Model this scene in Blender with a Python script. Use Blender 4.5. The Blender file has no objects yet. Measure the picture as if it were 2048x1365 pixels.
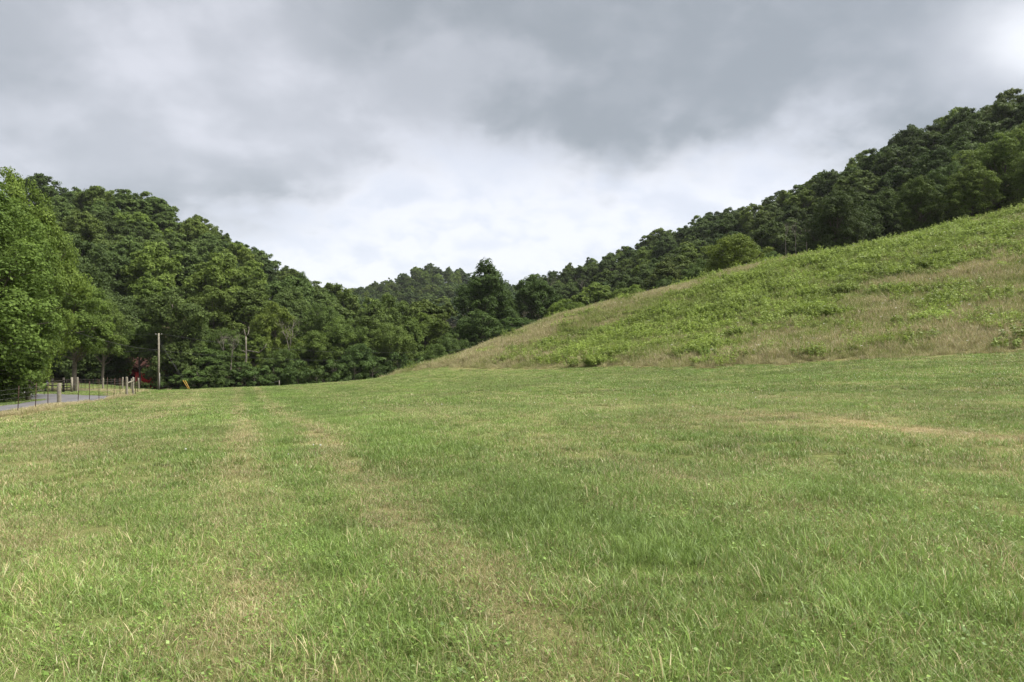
import bpy, math, random
import numpy as np
from mathutils import Vector

# ------------------------------------------------------------------ camera, sky, sun, exposure
scene = bpy.context.scene
COL = scene.collection
F, HZ, CZ = 1365.0, 700.0, 1.6          # focal length in photo pixels, horizon row, eye height
EXPO = 2.2
cam_d = bpy.data.cameras.new('camera')
cam_d.lens = 24.0; cam_d.sensor_width = 36.0; cam_d.clip_start = 0.05; cam_d.clip_end = 6000
cam = bpy.data.objects.new('camera', cam_d); COL.objects.link(cam)
cam.location = (0, 0, CZ)
cam.rotation_euler = (math.radians(90) + math.atan((HZ - 682.5) / F), 0, 0)
scene.camera = cam

SUN_EL, SUN_AZ = math.radians(60), math.radians(95)
world = bpy.data.worlds.new('World'); scene.world = world; world.use_nodes = True

OFFA, OFFB = (13.0785, 12.3113, 1.4174), (0.3000, 10.5676, 0.5360)
def build_sky():
    nt = world.node_tree; N = nt.nodes; L = nt.links; N.clear()
    out = N.new('ShaderNodeOutputWorld'); bg = N.new('ShaderNodeBackground')
    L.new(bg.outputs[0], out.inputs[0]); bg.inputs[1].default_value = 0.1
    sky = N.new('ShaderNodeTexSky'); sky.sky_type = 'NISHITA'; sky.sun_disc = False
    sky.sun_elevation = SUN_EL; sky.sun_rotation = SUN_AZ
    tc = N.new('ShaderNodeTexCoord'); sep = N.new('ShaderNodeSeparateXYZ'); L.new(tc.outputs['Generated'], sep.inputs[0])
    def M(op, a, b=None, c=None, clamp=False):
        n = N.new('ShaderNodeMath'); n.operation = op; n.use_clamp = clamp
        for i, v in enumerate((a, b, c)):
            if v is None: continue
            if isinstance(v, (int, float)): n.inputs[i].default_value = v
            else: L.new(v, n.inputs[i])
        return n.outputs[0]
    def MR(v, a, b, c=0.0, d=1.0):
        n = N.new('ShaderNodeMapRange'); n.interpolation_type = 'SMOOTHSTEP'
        L.new(v, n.inputs[0])
        for i, q in zip((1, 2, 3, 4), (a, b, c, d)): n.inputs[i].default_value = q
        return n.outputs[0]
    zz = M('ADD', M('MAXIMUM', sep.outputs[2], 0.0), 0.45)
    px = M('DIVIDE', sep.outputs[0], zz); py = M('DIVIDE', sep.outputs[1], zz)
    cv = N.new('ShaderNodeCombineXYZ'); L.new(px, cv.inputs[0]); L.new(py, cv.inputs[1])
    def noise(scale, det, rough, off, dist=0.0):
        mp = N.new('ShaderNodeMapping'); mp.inputs['Location'].default_value = off
        L.new(cv.outputs[0], mp.inputs[0])
        n = N.new('ShaderNodeTexNoise'); n.inputs['Scale'].default_value = scale; n.inputs['Detail'].default_value = det
        n.inputs['Roughness'].default_value = rough; n.inputs['Distortion'].default_value = dist
        L.new(mp.outputs[0], n.inputs['Vector']); return n.outputs['Fac']
    big = noise(1.6, 2, 0.45, OFFA); mid = noise(4.6, 6, 0.5, OFFB, 0.15); fine = noise(11.0, 7, 0.55, (1.3, 8.8, 5.0), 0.25)
    # the cloud deck overhead ends in a ragged edge; beyond it the sky is thin and bright
    s = M('ADD', py, M('MULTIPLY', px, 0.22))
    s = M('ADD', s, M('MULTIPLY', M('SUBTRACT', big, 0.5), 0.42))
    s = M('ADD', s, M('MULTIPLY', M('SUBTRACT', mid, 0.5), 0.52))
    s = M('ADD', s, M('MULTIPLY', M('SUBTRACT', fine, 0.5), 0.20))
    edge = MR(s, 1.22, 1.54)
    # thinner places in the deck
    thin = M('ADD', M('MULTIPLY', MR(big, 0.42, 0.66), 0.55), M('MULTIPLY', MR(mid, 0.42, 0.68), 0.40))
    thin = M('ADD', thin, M('MULTIPLY', MR(fine, 0.42, 0.70), 0.10))
    # a gap towards the sun
    gx = M('SUBTRACT', px, 0.74); gy = M('SUBTRACT', py, 0.93)
    gd = M('SQRT', M('ADD', M('MULTIPLY', gx, gx), M('MULTIPLY', gy, gy)))
    gd = M('ADD', gd, M('MULTIPLY', M('SUBTRACT', mid, 0.5), 0.30))
    gap = MR(gd, 0.03, 0.18, 0.95, 0.0)
    def mix(f, a, b):
        n = N.new('ShaderNodeMix'); n.data_type = 'RGBA'
        if isinstance(f, float): n.inputs[0].default_value = f
        else: L.new(f, n.inputs[0])
        for i, v in ((6, a), (7, b)):
            if isinstance(v, tuple): n.inputs[i].default_value = (*v, 1)
            else: L.new(v, n.inputs[i])
        return n.outputs[2]
    k = 10.0 / 2 ** EXPO
    def c(r, g, b): return (r * k, g * k, b * k)
    deck = mix(thin, c(0.36, 0.385, 0.405), c(0.74, 0.75, 0.80))
    low = mix(MR(fine, 0.42, 0.7), c(0.93, 0.94, 0.99), c(0.80, 0.83, 0.91))
    low = mix(MR(mid, 0.5, 0.72), low, c(0.76, 0.79, 0.87))
    col = mix(edge, deck, low)
    col = mix(gap, col, c(0.99, 1.0, 1.03))
    col = mix(0.05, col, sky.outputs[0])
    L.new(col, bg.inputs[0])
build_sky()

sun_d = bpy.data.lights.new('sun', 'SUN'); sun_d.energy = 2.0; sun_d.angle = math.radians(48); sun_d.color = (1.0, 0.955, 0.88)
sun = bpy.data.objects.new('sun', sun_d); COL.objects.link(sun)
sdir = Vector((math.sin(SUN_AZ) * math.cos(SUN_EL), math.cos(SUN_AZ) * math.cos(SUN_EL), math.sin(SUN_EL)))
sun.rotation_euler = sdir.to_track_quat('Z', 'Y').to_euler()
sun.location = (60, 40, 80)
vs = scene.view_settings
vs.view_transform = 'Standard'; vs.look = 'None'; vs.gamma = 1; vs.use_curve_mapping = False; vs.exposure = EXPO
cy = scene.cycles
cy.max_bounces = 6; cy.diffuse_bounces = 3; cy.glossy_bounces = 2; cy.transmission_bounces = 4; cy.transparent_max_bounces = 6
cy.caustics_reflective = False; cy.caustics_refractive = False
cy.use_denoising = True
try:
    cy.denoiser = 'OPENIMAGEDENOISE'; cy.denoising_input_passes = 'RGB_ALBEDO_NORMAL'; cy.denoising_prefilter = 'ACCURATE'
except Exception: pass

rng = np.random.default_rng(7)
random.seed(7)

# ------------------------------------------------------------------ numeric helpers
def W(px, py, d): return ((px - 1024) / F * d, d, CZ + (HZ - py) / F * d)
def project(x, y, z): return 1024 + F * x / y, HZ - F * (z - CZ) / y
def _hash(ix, iy, seed):
    h = (ix.astype(np.int64) * 374761393 + iy.astype(np.int64) * 668265263 + seed * 1442695041) & 0x7fffffff
    h = ((h ^ (h >> 13)) * 1274126177) & 0x7fffffff
    return ((h ^ (h >> 16)) & 0xffff) / 65535.0
def vnoise(x, y, seed=0):
    x = np.asarray(x, float); y = np.asarray(y, float)
    ix = np.floor(x); iy = np.floor(y); fx = x - ix; fy = y - iy
    fx = fx * fx * (3 - 2 * fx); fy = fy * fy * (3 - 2 * fy)
    a = _hash(ix, iy, seed); b = _hash(ix + 1, iy, seed); c = _hash(ix, iy + 1, seed); d = _hash(ix + 1, iy + 1, seed)
    return a + (b - a) * fx + (c - a) * fy + (a - b - c + d) * fx * fy
def fbm(x, y, seed=0, octv=4):
    s = 0; amp = .5; tot = 0
    for o in range(octv):
        s = s + amp * vnoise(x * 2 ** o + 13.7 * o, y * 2 ** o - 7.1 * o, seed + o); tot += amp; amp *= .55
    return s / tot
def sstep(a, b, x): t = np.clip((x - a) / (b - a), 0, 1); return t * t * (3 - 2 * t)
def pline_dist(x, y, pts):
    pts = np.asarray(pts)[:, :2]; best = np.full(x.shape, 1e9)
    for a, b in zip(pts[:-1], pts[1:]):
        ab = b - a; t = np.clip(((x - a[0]) * ab[0] + (y - a[1]) * ab[1]) / max(ab @ ab, 1e-9), 0, 1)
        best = np.minimum(best, np.hypot(x - a[0] - t * ab[0], y - a[1] - t * ab[1]))
    return best
def in_poly(x, y, poly):
    inside = np.zeros(x.shape, bool); n = len(poly)
    for i in range(n):
        x1, y1 = poly[i][:2]; x2, y2 = poly[(i + 1) % n][:2]
        c = ((y1 > y) != (y2 > y)) & (x < (x2 - x1) * (y - y1) / ((y2 - y1) if y2 != y1 else 1e-9) + x1)
        inside ^= c
    return inside
def smooth_line(pts, n=12):
    pts = np.array(pts, float); out = []
    for i in range(len(pts) - 1):
        p0 = pts[max(i - 1, 0)]; p1 = pts[i]; p2 = pts[i + 1]; p3 = pts[min(i + 2, len(pts) - 1)]
        for t in np.linspace(0, 1, n, endpoint=False):
            out.append(.5 * ((2 * p1) + (p2 - p0) * t + (2 * p0 - 5 * p1 + 4 * p2 - p3) * t * t + (3 * p1 - p0 - 3 * p2 + p3) * t ** 3))
    out.append(pts[-1]); return np.array(out)

# ------------------------------------------------------------------ lie of the land: spot heights and a smooth surface through them
SPOT = [(0, 0, 0), (0, -15, .15), (-20, 0, -.75), (20, 0, .7), (-20, -30, -.6), (25, -30, .9), (0, 3.3, 0), (-12, 12, -.45), (14, 14, .45),
 W(600,770,78), W(780,752,80), W(830,741,82), W(460,777,72), W(300,785,60), W(620,800,44), W(1024,775,40),
 W(900,736,76), W(1150,736,60), W(1420,736,46), W(1700,722,40), W(2048,699,36), W(2300,672,33), (40,16,2.6),
 W(-80,845,30), W(35,828,33), W(118,813.5,37), W(205,801,45), W(262,793,52),
 W(-60,823,36.5), W(60,814,41), W(150,799,48.5), W(192,795,56), W(120,787,68), W(60,782,80),
 (-60,30,-1.9), (-60,60,-3.2), (-75,90,-3),
 W(150,768,92), W(60,765,96), W(240,774,92), W(318,781,95), W(302,785,112), W(320,784,104), W(360,783,110), (-40,124,-3.4), (-25,108,-6), (-38,150,-1), (-20,150,-4), (-10,105,-5.5), (0,112,-4.5), (-50,118,-1.0), (-72,112,0),
 (-147,230,40.5), (-110,215,31), (-88,195,17.5), (-67,190,6.5), (-54,188,1), (-100,150,14), (-130,120,10), (-70,150,6), (-170,160,26), (-200,260,40), (-120,300,26), (-30,190,-4),
 (-160,60,4), (-220,120,22),
 W(2048,434,80), W(2300,372,76), W(1800,487,85), W(1650,515,90), W(1500,541,95), W(1350,583,100), W(1280,603,102), W(1200,625,104), W(1152,641,102), W(1100,657,101), W(1050,676,99), W(1000,693,97), W(900,726,90),
 W(1200,675,80), W(1420,630,72), W(1700,600,62), W(2048,545,57),
 (10,118,1.5), (25,125,6), (38,125,8.5), (46,118,11.5), (60,112,14.5), (0,120,-1.5), (12,150,0),
 (127,170,49), (107,190,45.5), (98,210,40), (86,230,38), (70,250,36.5), (52,280,33.5), (29,310,25), (18,330,21), (150,190,46), (150,240,34), (120,300,26), (80,350,18), (72,96,22), (98,130,36), (82,145,29.5), (66,150,20), (54,165,14.5), (170,140,48), (150,60,30), (90,75,24), (70,40,10), (110,10,14), (200,60,38), (40,200,13), (24,230,6),
 (-76,600,61), (-110,590,46), (-135,575,36), (-20,560,42), (-150,520,20), (0,440,24), (-76,480,28), (-60,380,6), (-40,260,-2), (-60,700,40), (-200,650,40), (60,600,36), (40,420,26),
 (-300,400,40), (250,300,30), (200,500,34), (-400,900,40), (0,1000,40), (400,900,40),
 (0,-100,0), (-150,-60,0), (150,-60,12), (0,-400,0), (-500,0,10), (500,0,30), (0,1600,40), (-1600,0,20), (1600,0,30), (0,-1600,0), (1200,1200,40), (-1200,1200,40), (1200,-1200,10), (-1200,-1200,10)]
SP = np.array(SPOT, float)
def _kern(r2): return np.where(r2 > 0, r2 * np.log(r2 + 1e-12), 0) * .5
def _fit():
    n = len(SP); P = SP[:, :2] / 100
    A = np.zeros((n + 3, n + 3)); A[:n, :n] = _kern(((P[:, None] - P[None]) ** 2).sum(-1)) + 2e-4 * np.eye(n)
    A[:n, n] = 1; A[:n, n + 1:] = P; A[n:, :n] = A[:n, n:].T
    return np.linalg.solve(A, np.concatenate([SP[:, 2], np.zeros(3)]))
WT = _fit()
def height(x, y):
    x = np.asarray(x, float); y = np.asarray(y, float); sh = x.shape; n = len(SP); P = SP[:, :2] / 100
    X = np.stack([x.ravel(), y.ravel()], 1) / 100; out = np.empty(len(X))
    for i in range(0, len(X), 20000):
        q = X[i:i + 20000]
        r2 = (q[:, None, 0] - P[None, :, 0]) ** 2 + (q[:, None, 1] - P[None, :, 1]) ** 2
        out[i:i + 20000] = _kern(r2) @ WT[:n] + WT[n] + q @ WT[n + 1:]
    z = out.reshape(sh)
    r = np.hypot(x, y)                               # small hummocks
    return z + (fbm(x * .55, y * .55, 3, 3) - .5) * .10 * sstep(1, 6, r) + (fbm(x * .12, y * .12, 9, 2) - .5) * .25 * sstep(6, 30, r)
def H1(x, y): return float(height(np.array([x]), np.array([y]))[0])
def hit(px, py):
    """the point of the ground seen at a place in the photograph"""
    d = np.concatenate([np.arange(1.5, 40, .1), np.arange(40, 140, .25)])
    x = (px - 1024) / F * d; z = height(x, d); q = HZ - F * (z - CZ) / d
    i = np.argmax(q <= py) if (q <= py).any() else len(d) - 1
    return (float(x[i]), float(d[i]), float(z[i]))

FOOT = np.array([W(2500,645,31), W(2300,672,33), W(2048,699,36), W(1700,722,40), W(1420,736,46), W(1150,736,60), W(900,736,76), W(800,745,83)])
CREST = np.array([W(760,745,93), W(900,719,99), W(1000,683,106), W(1100,646,110), W(1200,611,112), W(1350,573,108), W(1500,531,103), W(1650,505,97), W(1800,477,92), W(2048,425,87), W(2300,372,82), W(2600,300,70)])
FOOTS = smooth_line(FOOT, 10)
MEADOW = np.concatenate([FOOTS, CREST])
def meadow_mask(x, y):
    wx = (fbm(x * .6, y * .6, 31, 4) - .5) * 3.6; wy = (fbm(x * .6, y * .6, 41, 4) - .5) * 3.6
    return in_poly(x + wx, y + wy, MEADOW)

ROAD = smooth_line([(-23,2), (-25.5,18), (-27.3,30), (-28.3,37.5), (-29,41.5), (-30,46), (-31.8,50.5), (-35.5,55), (-41,59.5), (-47.5,64), (-56,69), (-72,77)], 10)
DRIVE = smooth_line([(-50,66.5), (-54,74), (-60,81), (-70,88)], 8)
def road_dist(x, y): return np.minimum(pline_dist(x, y, ROAD), pline_dist(x, y, DRIVE) + .6)
FENCE_A = [hit(px, py) for px, py in ((-70,842), (37,828), (72,822), (97,817), (119,813), (157,808), (180,804), (199,801), (215,798), (229,796.5), (241,795), (254,793))]
FENCE_LINE = np.array(FENCE_A)

TR3 = np.array([hit(*p) for p in ((2300,915), (2048,883), (1930,872), (1830,862), (1720,852), (1600,848), (1480,845))])
TR4 = np.array([hit(*p) for p in ((1780,849), (1700,838), (1560,832), (1440,838))])
TR6 = np.array([hit(*p) for p in ((60,1110), (-60,1060), (-200,1020))])

def rows(x, y): return (x + .40 * y) / 1.077 + (fbm(x * .12, y * .12, 15, 2) - .5) * .5      # distance across the mowing direction
def dryness(x, y):
    """how much of the sward is cut straw: hay rows, wheel tracks, scalped spots"""
    n1 = fbm(x * .35, y * .35, 51, 4); n2 = fbm(x * 1.6, y * 1.6, 61, 3); n3 = fbm(x * .09, y * .09, 71, 3); n4 = fbm(x * 5., y * 5., 63, 2)
    c = rows(x, y); r = np.hypot(x, y)
    d = .172 + .36 * (n1 - .5) + .36 * (n2 - .5) + .26 * (n3 - .5) + .25 * (n4 - .5)
    d = d + .15 * sstep(-.4, -3.0, c) * (.3 + 1.4 * n1)                    # thinner sward on the road side
    for c0, w, a in ((.02, .36, .42), (1.55, .38, .42), (-3.1, .4, .16), (-4.6, .4, .16), (5.2, .4, .17), (6.7, .4, .17), (10.2, .45, .15), (11.7, .45, .15), (15.5, .45, .13), (17, .45, .13), (21, .5, .12), (22.5, .5, .12), (-7.8, .4, .12), (-9.3, .4, .12)):
        d = d + a * np.exp(-((c - c0) / w) ** 2) * (.55 + .9 * n2) * (1 - .35 * sstep(40, 75, r))
    d = d + .16 * sstep(9, 4, r) * sstep(.42, .62, n1)
    d = d - .10 * np.exp(-((c - .8) / .32) ** 2) - .12 * np.exp(-((c - 3.0) / .9) ** 2)
    for tr, w, a in ((TR3[:4], .34, .6), (TR3[3:], .4, .2), (TR4, .7, .22), (TR6, .6, .22)):
        q = pline_dist(x, y, tr); d = d + a * np.exp(-(q / (w * (1 + r * .012))) ** 2) * (.35 + 1.3 * n2)
    d = d + .45 * np.exp(-(pline_dist(x, y, FENCE_LINE) / .7) ** 2)
    d = d + .25 * np.exp(-(pline_dist(x, y, FOOTS) / 1.8) ** 2) * (n2 > .48)
    return np.clip(d, 0, 1)

# ------------------------------------------------------------------ mesh helpers
def mesh_arrays(name, verts, faces, attrs=None, smooth=False):
    """faces: list of (n,k) integer arrays"""
    me = bpy.data.meshes.new(name)
    verts = np.asarray(verts, np.float32)
    if isinstance(faces, np.ndarray): faces = [faces]
    faces = [f for f in faces if len(f)]
    me.vertices.add(len(verts)); me.vertices.foreach_set('co', verts.ravel())
    tot = np.concatenate([np.full(len(f), f.shape[1]) for f in faces]); idx = np.concatenate([f.ravel() for f in faces])
    me.loops.add(len(idx)); me.loops.foreach_set('vertex_index', idx.astype(np.int32))
    me.polygons.add(len(tot)); st = np.concatenate([[0], np.cumsum(tot)[:-1]])
    me.polygons.foreach_set('loop_start', st.astype(np.int32)); me.polygons.foreach_set('loop_total', tot.astype(np.int32))
    if smooth: me.polygons.foreach_set('use_smooth', np.ones(len(tot), bool))
    for k, v in (attrs or {}).items():
        v = np.asarray(v, np.float32)
        if v.ndim == 1: a = me.attributes.new(k, 'FLOAT', 'POINT'); a.data.foreach_set('value', v)
        elif v.shape[1] == 3: a = me.attributes.new(k, 'FLOAT_VECTOR', 'POINT'); a.data.foreach_set('vector', v.ravel())
        else: a = me.attributes.new(k, 'FLOAT_COLOR', 'POINT'); a.data.foreach_set('color', v.ravel())
    me.update(calc_edges=True)
    return me
class MB:
    """collects tubes, boxes and sheets for one mesh"""
    def __init__(s): s.v = []; s.q = []; s.t = []; s.n = 0
    def add(s, v, quads=(), tris=()):
        v = np.asarray(v, float); s.v.append(v)
        if len(quads): s.q.append(np.asarray(quads) + s.n)
        if len(tris): s.t.append(np.asarray(tris) + s.n)
        s.n += len(v)
    def tube(s, pts, rad, sides=6, cap=True):
        pts = np.asarray(pts, float); n = len(pts); rad = np.broadcast_to(np.asarray(rad, float), (n,))
        tan = np.gradient(pts, axis=0); tan /= np.linalg.norm(tan, axis=1)[:, None] + 1e-9
        ref = np.where(np.abs(tan[:, 2:3]) > .9, np.array([[1., 0, 0]]), np.array([[0, 0, 1.]]))
        u = np.cross(tan, ref); u /= np.linalg.norm(u, axis=1)[:, None] + 1e-9; w = np.cross(tan, u)
        a = np.arange(sides) / sides * 2 * np.pi
        v = (pts[:, None] + rad[:, None, None] * (u[:, None] * np.cos(a)[None, :, None] + w[:, None] * np.sin(a)[None, :, None])).reshape(-1, 3)
        i = np.arange(n - 1)[:, None] * sides; j = np.arange(sides)[None]; k = (j + 1) % sides
        q = np.stack([i + j, i + k, i + sides + k, i + sides + j], -1).reshape(-1, 4)
        t = []
        if cap:
            v = np.concatenate([v, pts[:1], pts[-1:]]); b = n * sides
            t = [(b, (m + 1) % sides, m) for m in range(sides)] + [(b + 1, (n - 1) * sides + m, (n - 1) * sides + (m + 1) % sides) for m in range(sides)]
        s.add(v, q, t)
    def box(s, c, size, rz=0.0, rx=0.0, ch=.0):
        x, y, z = [q / 2 for q in size]
        v = np.array([(-x,-y,-z),(x,-y,-z),(x,y,-z),(-x,y,-z),(-x,-y,z),(x,-y,z),(x,y,z),(-x,y,z)])
        if ch: v[4:, :2] *= (1 - ch)
        cx, sx = math.cos(rx), math.sin(rx); v = v @ np.array([[1,0,0],[0,cx,sx],[0,-sx,cx]])
        c_, s_ = math.cos(rz), math.sin(rz); v = v @ np.array([[c_,s_,0],[-s_,c_,0],[0,0,1]]) + np.array(c)
        s.add(v, [(0,3,2,1),(4,5,6,7),(0,1,5,4),(1,2,6,5),(2,3,7,6),(3,0,4,7)])
    def mesh(s, name, mat, smooth=False):
        f = []
        if s.q: f.append(np.concatenate(s.q))
        if s.t: f.append(np.concatenate(s.t))
        me = mesh_arrays(name, np.concatenate(s.v), f, smooth=smooth); me.materials.append(mat); return me
def obj(name, me, parent=None, loc=None, link=True):
    o = bpy.data.objects.new(name, me)
    if link: COL.objects.link(o)
    if parent: o.parent = parent
    if loc is not None: o.location = loc
    return o
def tag(o, label=None, cat=None, group=None, kind=None):
    for k, v in (('label', label), ('category', cat), ('group', group), ('kind', kind)):
        if v: o[k] = v
    return o
def empty(name, loc, label, cat, group=None, rz=0.0):
    o = obj(name, None, loc=loc); o.empty_display_size = .3; o.rotation_euler = (0, 0, rz); return tag(o, label, cat, group)

# ------------------------------------------------------------------ materials
class Mat:
    def __init__(s, name):
        s.m = bpy.data.materials.new(name); s.m.use_nodes = True; s.nt = s.m.node_tree; s.N = s.nt.nodes; s.L = s.nt.links
        s.b = s.N['Principled BSDF']; s.out = s.N['Material Output']
    def n(s, t, **kw):
        x = s.N.new(t)
        for k, v in kw.items(): setattr(x, k, v)
        return x
    def put(s, sock, v):
        if isinstance(v, tuple): sock.default_value = (*v, 1) if len(v) == 3 else v
        elif isinstance(v, (int, float)): sock.default_value = v
        else: s.L.new(v, sock)
    def math(s, op, a, b=None, clamp=False):
        x = s.n('ShaderNodeMath', operation=op, use_clamp=clamp); s.put(x.inputs[0], a)
        if b is not None: s.put(x.inputs[1], b)
        return x.outputs[0]
    def mix(s, f, a, b, blend='MIX'):
        x = s.n('ShaderNodeMix', data_type='RGBA', blend_type=blend); s.put(x.inputs[0], f); s.put(x.inputs[6], a); s.put(x.inputs[7], b); return x.outputs[2]
    def attr(s, name, typ='GEOMETRY', out='Fac'): return s.n('ShaderNodeAttribute', attribute_name=name, attribute_type=typ).outputs[out]
    def noise(s, scale, det=4, rough=.55, vec=None, dist=0.0):
        x = s.n('ShaderNodeTexNoise'); x.inputs['Scale'].default_value = scale; x.inputs['Detail'].default_value = det
        x.inputs['Roughness'].default_value = rough; x.inputs['Distortion'].default_value = dist
        if vec is not None: s.L.new(vec, x.inputs['Vector'])
        return x.outputs['Fac']
    def ramp(s, v, *stops):
        x = s.n('ShaderNodeValToRGB'); s.put(x.inputs[0], v); e = x.color_ramp.elements
        while len(e) < len(stops): e.new(.5)
        for el, (p, c) in zip(e, stops): el.position = p; el.color = (*c, 1)
        return x.outputs[0]
    def objvec(s): return s.n('ShaderNodeTexCoord').outputs['Object']
    def leaf(s, col, trans=.35, rough=.5, spec=.3, tcol=None):
        s.put(s.b.inputs['Base Color'], col); s.b.inputs['Roughness'].default_value = rough; s.b.inputs['Specular IOR Level'].default_value = spec
        t = s.n('ShaderNodeBsdfTranslucent'); s.put(t.inputs[0], tcol if tcol is not None else col)
        x = s.n('ShaderNodeMixShader'); x.inputs[0].default_value = trans
        s.L.new(s.b.outputs[0], x.inputs[1]); s.L.new(t.outputs[0], x.inputs[2]); s.L.new(x.outputs[0], s.out.inputs[0])
    def bump(s, h, strength=.4, dist=.02):
        x = s.n('ShaderNodeBump'); x.inputs['Strength'].default_value = strength; x.inputs['Distance'].default_value = dist
        s.L.new(h, x.inputs['Height']); s.L.new(x.outputs[0], s.b.inputs['Normal'])
    def flat(s, col, rough=.8, spec=.2): s.put(s.b.inputs['Base Color'], col); s.b.inputs['Roughness'].default_value = rough; s.b.inputs['Specular IOR Level'].default_value = spec; return s

# leaves: per-leaf and per-bough variation, hue from each tree's tint
m_leaf = Mat('tree_leaves')
oc = m_leaf.n('ShaderNodeObjectInfo')
lc = m_leaf.mix(m_leaf.attr('rnd'), (.072, .112, .030), (.126, .178, .053))
lc = m_leaf.mix(1.0, lc, m_leaf.ramp(m_leaf.attr('cl'), (0, (.72, .74, .75)), (1, (1.25, 1.22, 1.1))), 'MULTIPLY')
lc = m_leaf.mix(1.0, lc, oc.outputs['Color'], 'MULTIPLY')
m_leaf.leaf(lc, .38, .62, .12)
# far wood: hue varies from tree to tree
m_far = Mat('far_tree_leaves')
fo = m_far.n('ShaderNodeObjectInfo')
fc = m_far.mix(m_far.attr('rnd'), (.058, .096, .034), (.100, .150, .052))
fc = m_far.mix(1.0, fc, m_far.ramp(fo.outputs['Random'], (0, (.72, .75, .8)), (.5, (1, 1, 1)), (1, (1.25, 1.15, .9))), 'MULTIPLY')
m_far.leaf(fc, .3, .65, .1)
m_bark = Mat('bark')
bn = m_bark.noise(6, 6, .6, m_bark.objvec())
m_bark.flat(m_bark.ramp(bn, (.3, (.055, .045, .036)), (.7, (.15, .13, .11))), .9); m_bark.bump(bn, .6, .03)
m_dead = Mat('bleached_wood')
dn = m_dead.noise(3, 6, .6, m_dead.objvec())
m_dead.flat(m_dead.ramp(dn, (.3, (.10, .085, .065)), (.7, (.27, .245, .205))), .85)
m_post = Mat('weathered_post')
pn = m_post.noise(5, 6, .65, m_post.objvec())
m_post.flat(m_post.ramp(pn, (.28, (.14, .125, .10)), (.7, (.29, .265, .205))), .9); m_post.bump(pn, .5, .01)
m_tpost = Mat('rusty_steel')
m_tpost.flat(m_tpost.ramp(m_tpost.noise(9, 3, .6, m_tpost.objvec()), (.35, (.035, .022, .018)), (.7, (.085, .042, .028))), .75)
m_wire = Mat('galvanised_wire').flat((.13, .13, .125), .5, .4).m
m_cable = Mat('power_cable').flat((.10, .10, .105), .6, .3).m
m_board = Mat('dark_fence_board')
m_board.flat(m_board.ramp(m_board.noise(7, 4, .6, m_board.objvec()), (.3, (.025, .022, .02)), (.7, (.07, .06, .05))), .85)
m_red = Mat('red_barn_paint')
rn = m_red.noise(2.5, 6, .65, m_red.objvec())
m_red.flat(m_red.ramp(rn, (.3, (.15, .007, .007)), (.7, (.27, .013, .012))), .7); m_red.bump(rn, .3, .01)
m_tin = Mat('barn_tin')
m_tin.flat(m_tin.ramp(m_tin.noise(2, 5, .6, m_tin.objvec()), (.3, (.05, .022, .018)), (.7, (.10, .05, .04))), .9, .1)
m_black = Mat('painted_interior_shade').flat((.006, .006, .006), .95, .0).m  # near-black colour standing in for the shade inside openings
m_yellow = Mat('yellow_guard').flat((.50, .30, .05), .5, .4).m
m_white = Mat('white_enamel').flat((.72, .73, .70), .5, .4).m
m_conc = Mat('pale_concrete')
m_conc.flat(m_conc.ramp(m_conc.noise(4, 5, .6, m_conc.objvec()), (.3, (.32, .31, .29)), (.7, (.5, .49, .46))), .9)
m_glass = Mat('insulator_porcelain').flat((.30, .28, .26), .3, .5).m
m_road = Mat('asphalt')
rp = m_road.n('ShaderNodeTexCoord').outputs['Object']
rr = m_road.ramp(m_road.noise(1.1, 6, .6, rp), (.3, (.085, .082, .088)), (.7, (.130, .126, .132)))
m_road.flat(m_road.mix(m_road.attr('wear'), rr, (.17, .165, .165)), .8, .3); m_road.bump(m_road.noise(60, 2, .5, rp), .3, .01)
m_grav = Mat('gravel_drive')
m_grav.flat(m_grav.ramp(m_grav.noise(14, 5, .7, m_grav.objvec()), (.3, (.22, .21, .20)), (.7, (.36, .35, .34))), .95)

# ground
m_ground = Mat('ground_sward')
gp = m_ground.n('ShaderNodeNewGeometry').outputs['Position']
gcol = m_ground.attr('col', 'GEOMETRY', 'Color')
g1 = m_ground.ramp(m_ground.noise(9, 6, .65, gp), (.25, (.55, .55, .5)), (.75, (1.4, 1.4, 1.35)))
gc = m_ground.mix(1.0, gcol, g1, 'MULTIPLY')
m_ground.flat(gc, .95, .05); m_ground.bump(m_ground.noise(25, 5, .7, gp), .8, .05)

# blades of the mown field: each blade is green or straw, more straw where the sward is dry
def blade_mat(name, greens, straws, trans=.3):
    m = Mat(name)
    r1 = m.attr('rnd'); r2 = m.attr('rnd2'); dry = m.attr('dry', 'INSTANCER'); lum = m.attr('lum', 'INSTANCER'); h = m.attr('hgt')
    g = m.ramp(r1, *greens); s = m.ramp(r1, *straws)
    isdry = m.math('LESS_THAN', r2, dry)
    c = m.mix(isdry, g, s)
    c = m.mix(m.math('MULTIPLY', m.math('POWER', m.math('SUBTRACT', 1.0, h, True), 2.5), .55), c, (.20, .17, .075))   # pale leaf sheaths at the base
    lumc = m.n('ShaderNodeCombineColor'); [m.put(lumc.inputs[i], lum) for i in range(3)]
    c = m.mix(1.0, c, lumc.outputs[0], 'MULTIPLY')
    m.leaf(c, trans, .45, .3); return m.m
m_blade = blade_mat('field_blades', ((0, (.099, .174, .033)), (.4, (.161, .260, .049)), (.75, (.223, .320, .073)), (1, (.24, .325, .125))),
                    ((0, (.28, .215, .115)), (.4, (.42, .35, .18)), (.8, (.50, .44, .25)), (1, (.56, .52, .34))))
m_tall = blade_mat('meadow_blades', ((0, (.14, .185, .042)), (.5, (.22, .265, .068)), (1, (.30, .33, .11))),
                   ((0, (.29, .23, .125)), (.4, (.43, .355, .205)), (.8, (.53, .46, .29)), (1, (.60, .54, .38))))
m_weed = Mat('weed_leaves')
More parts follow.
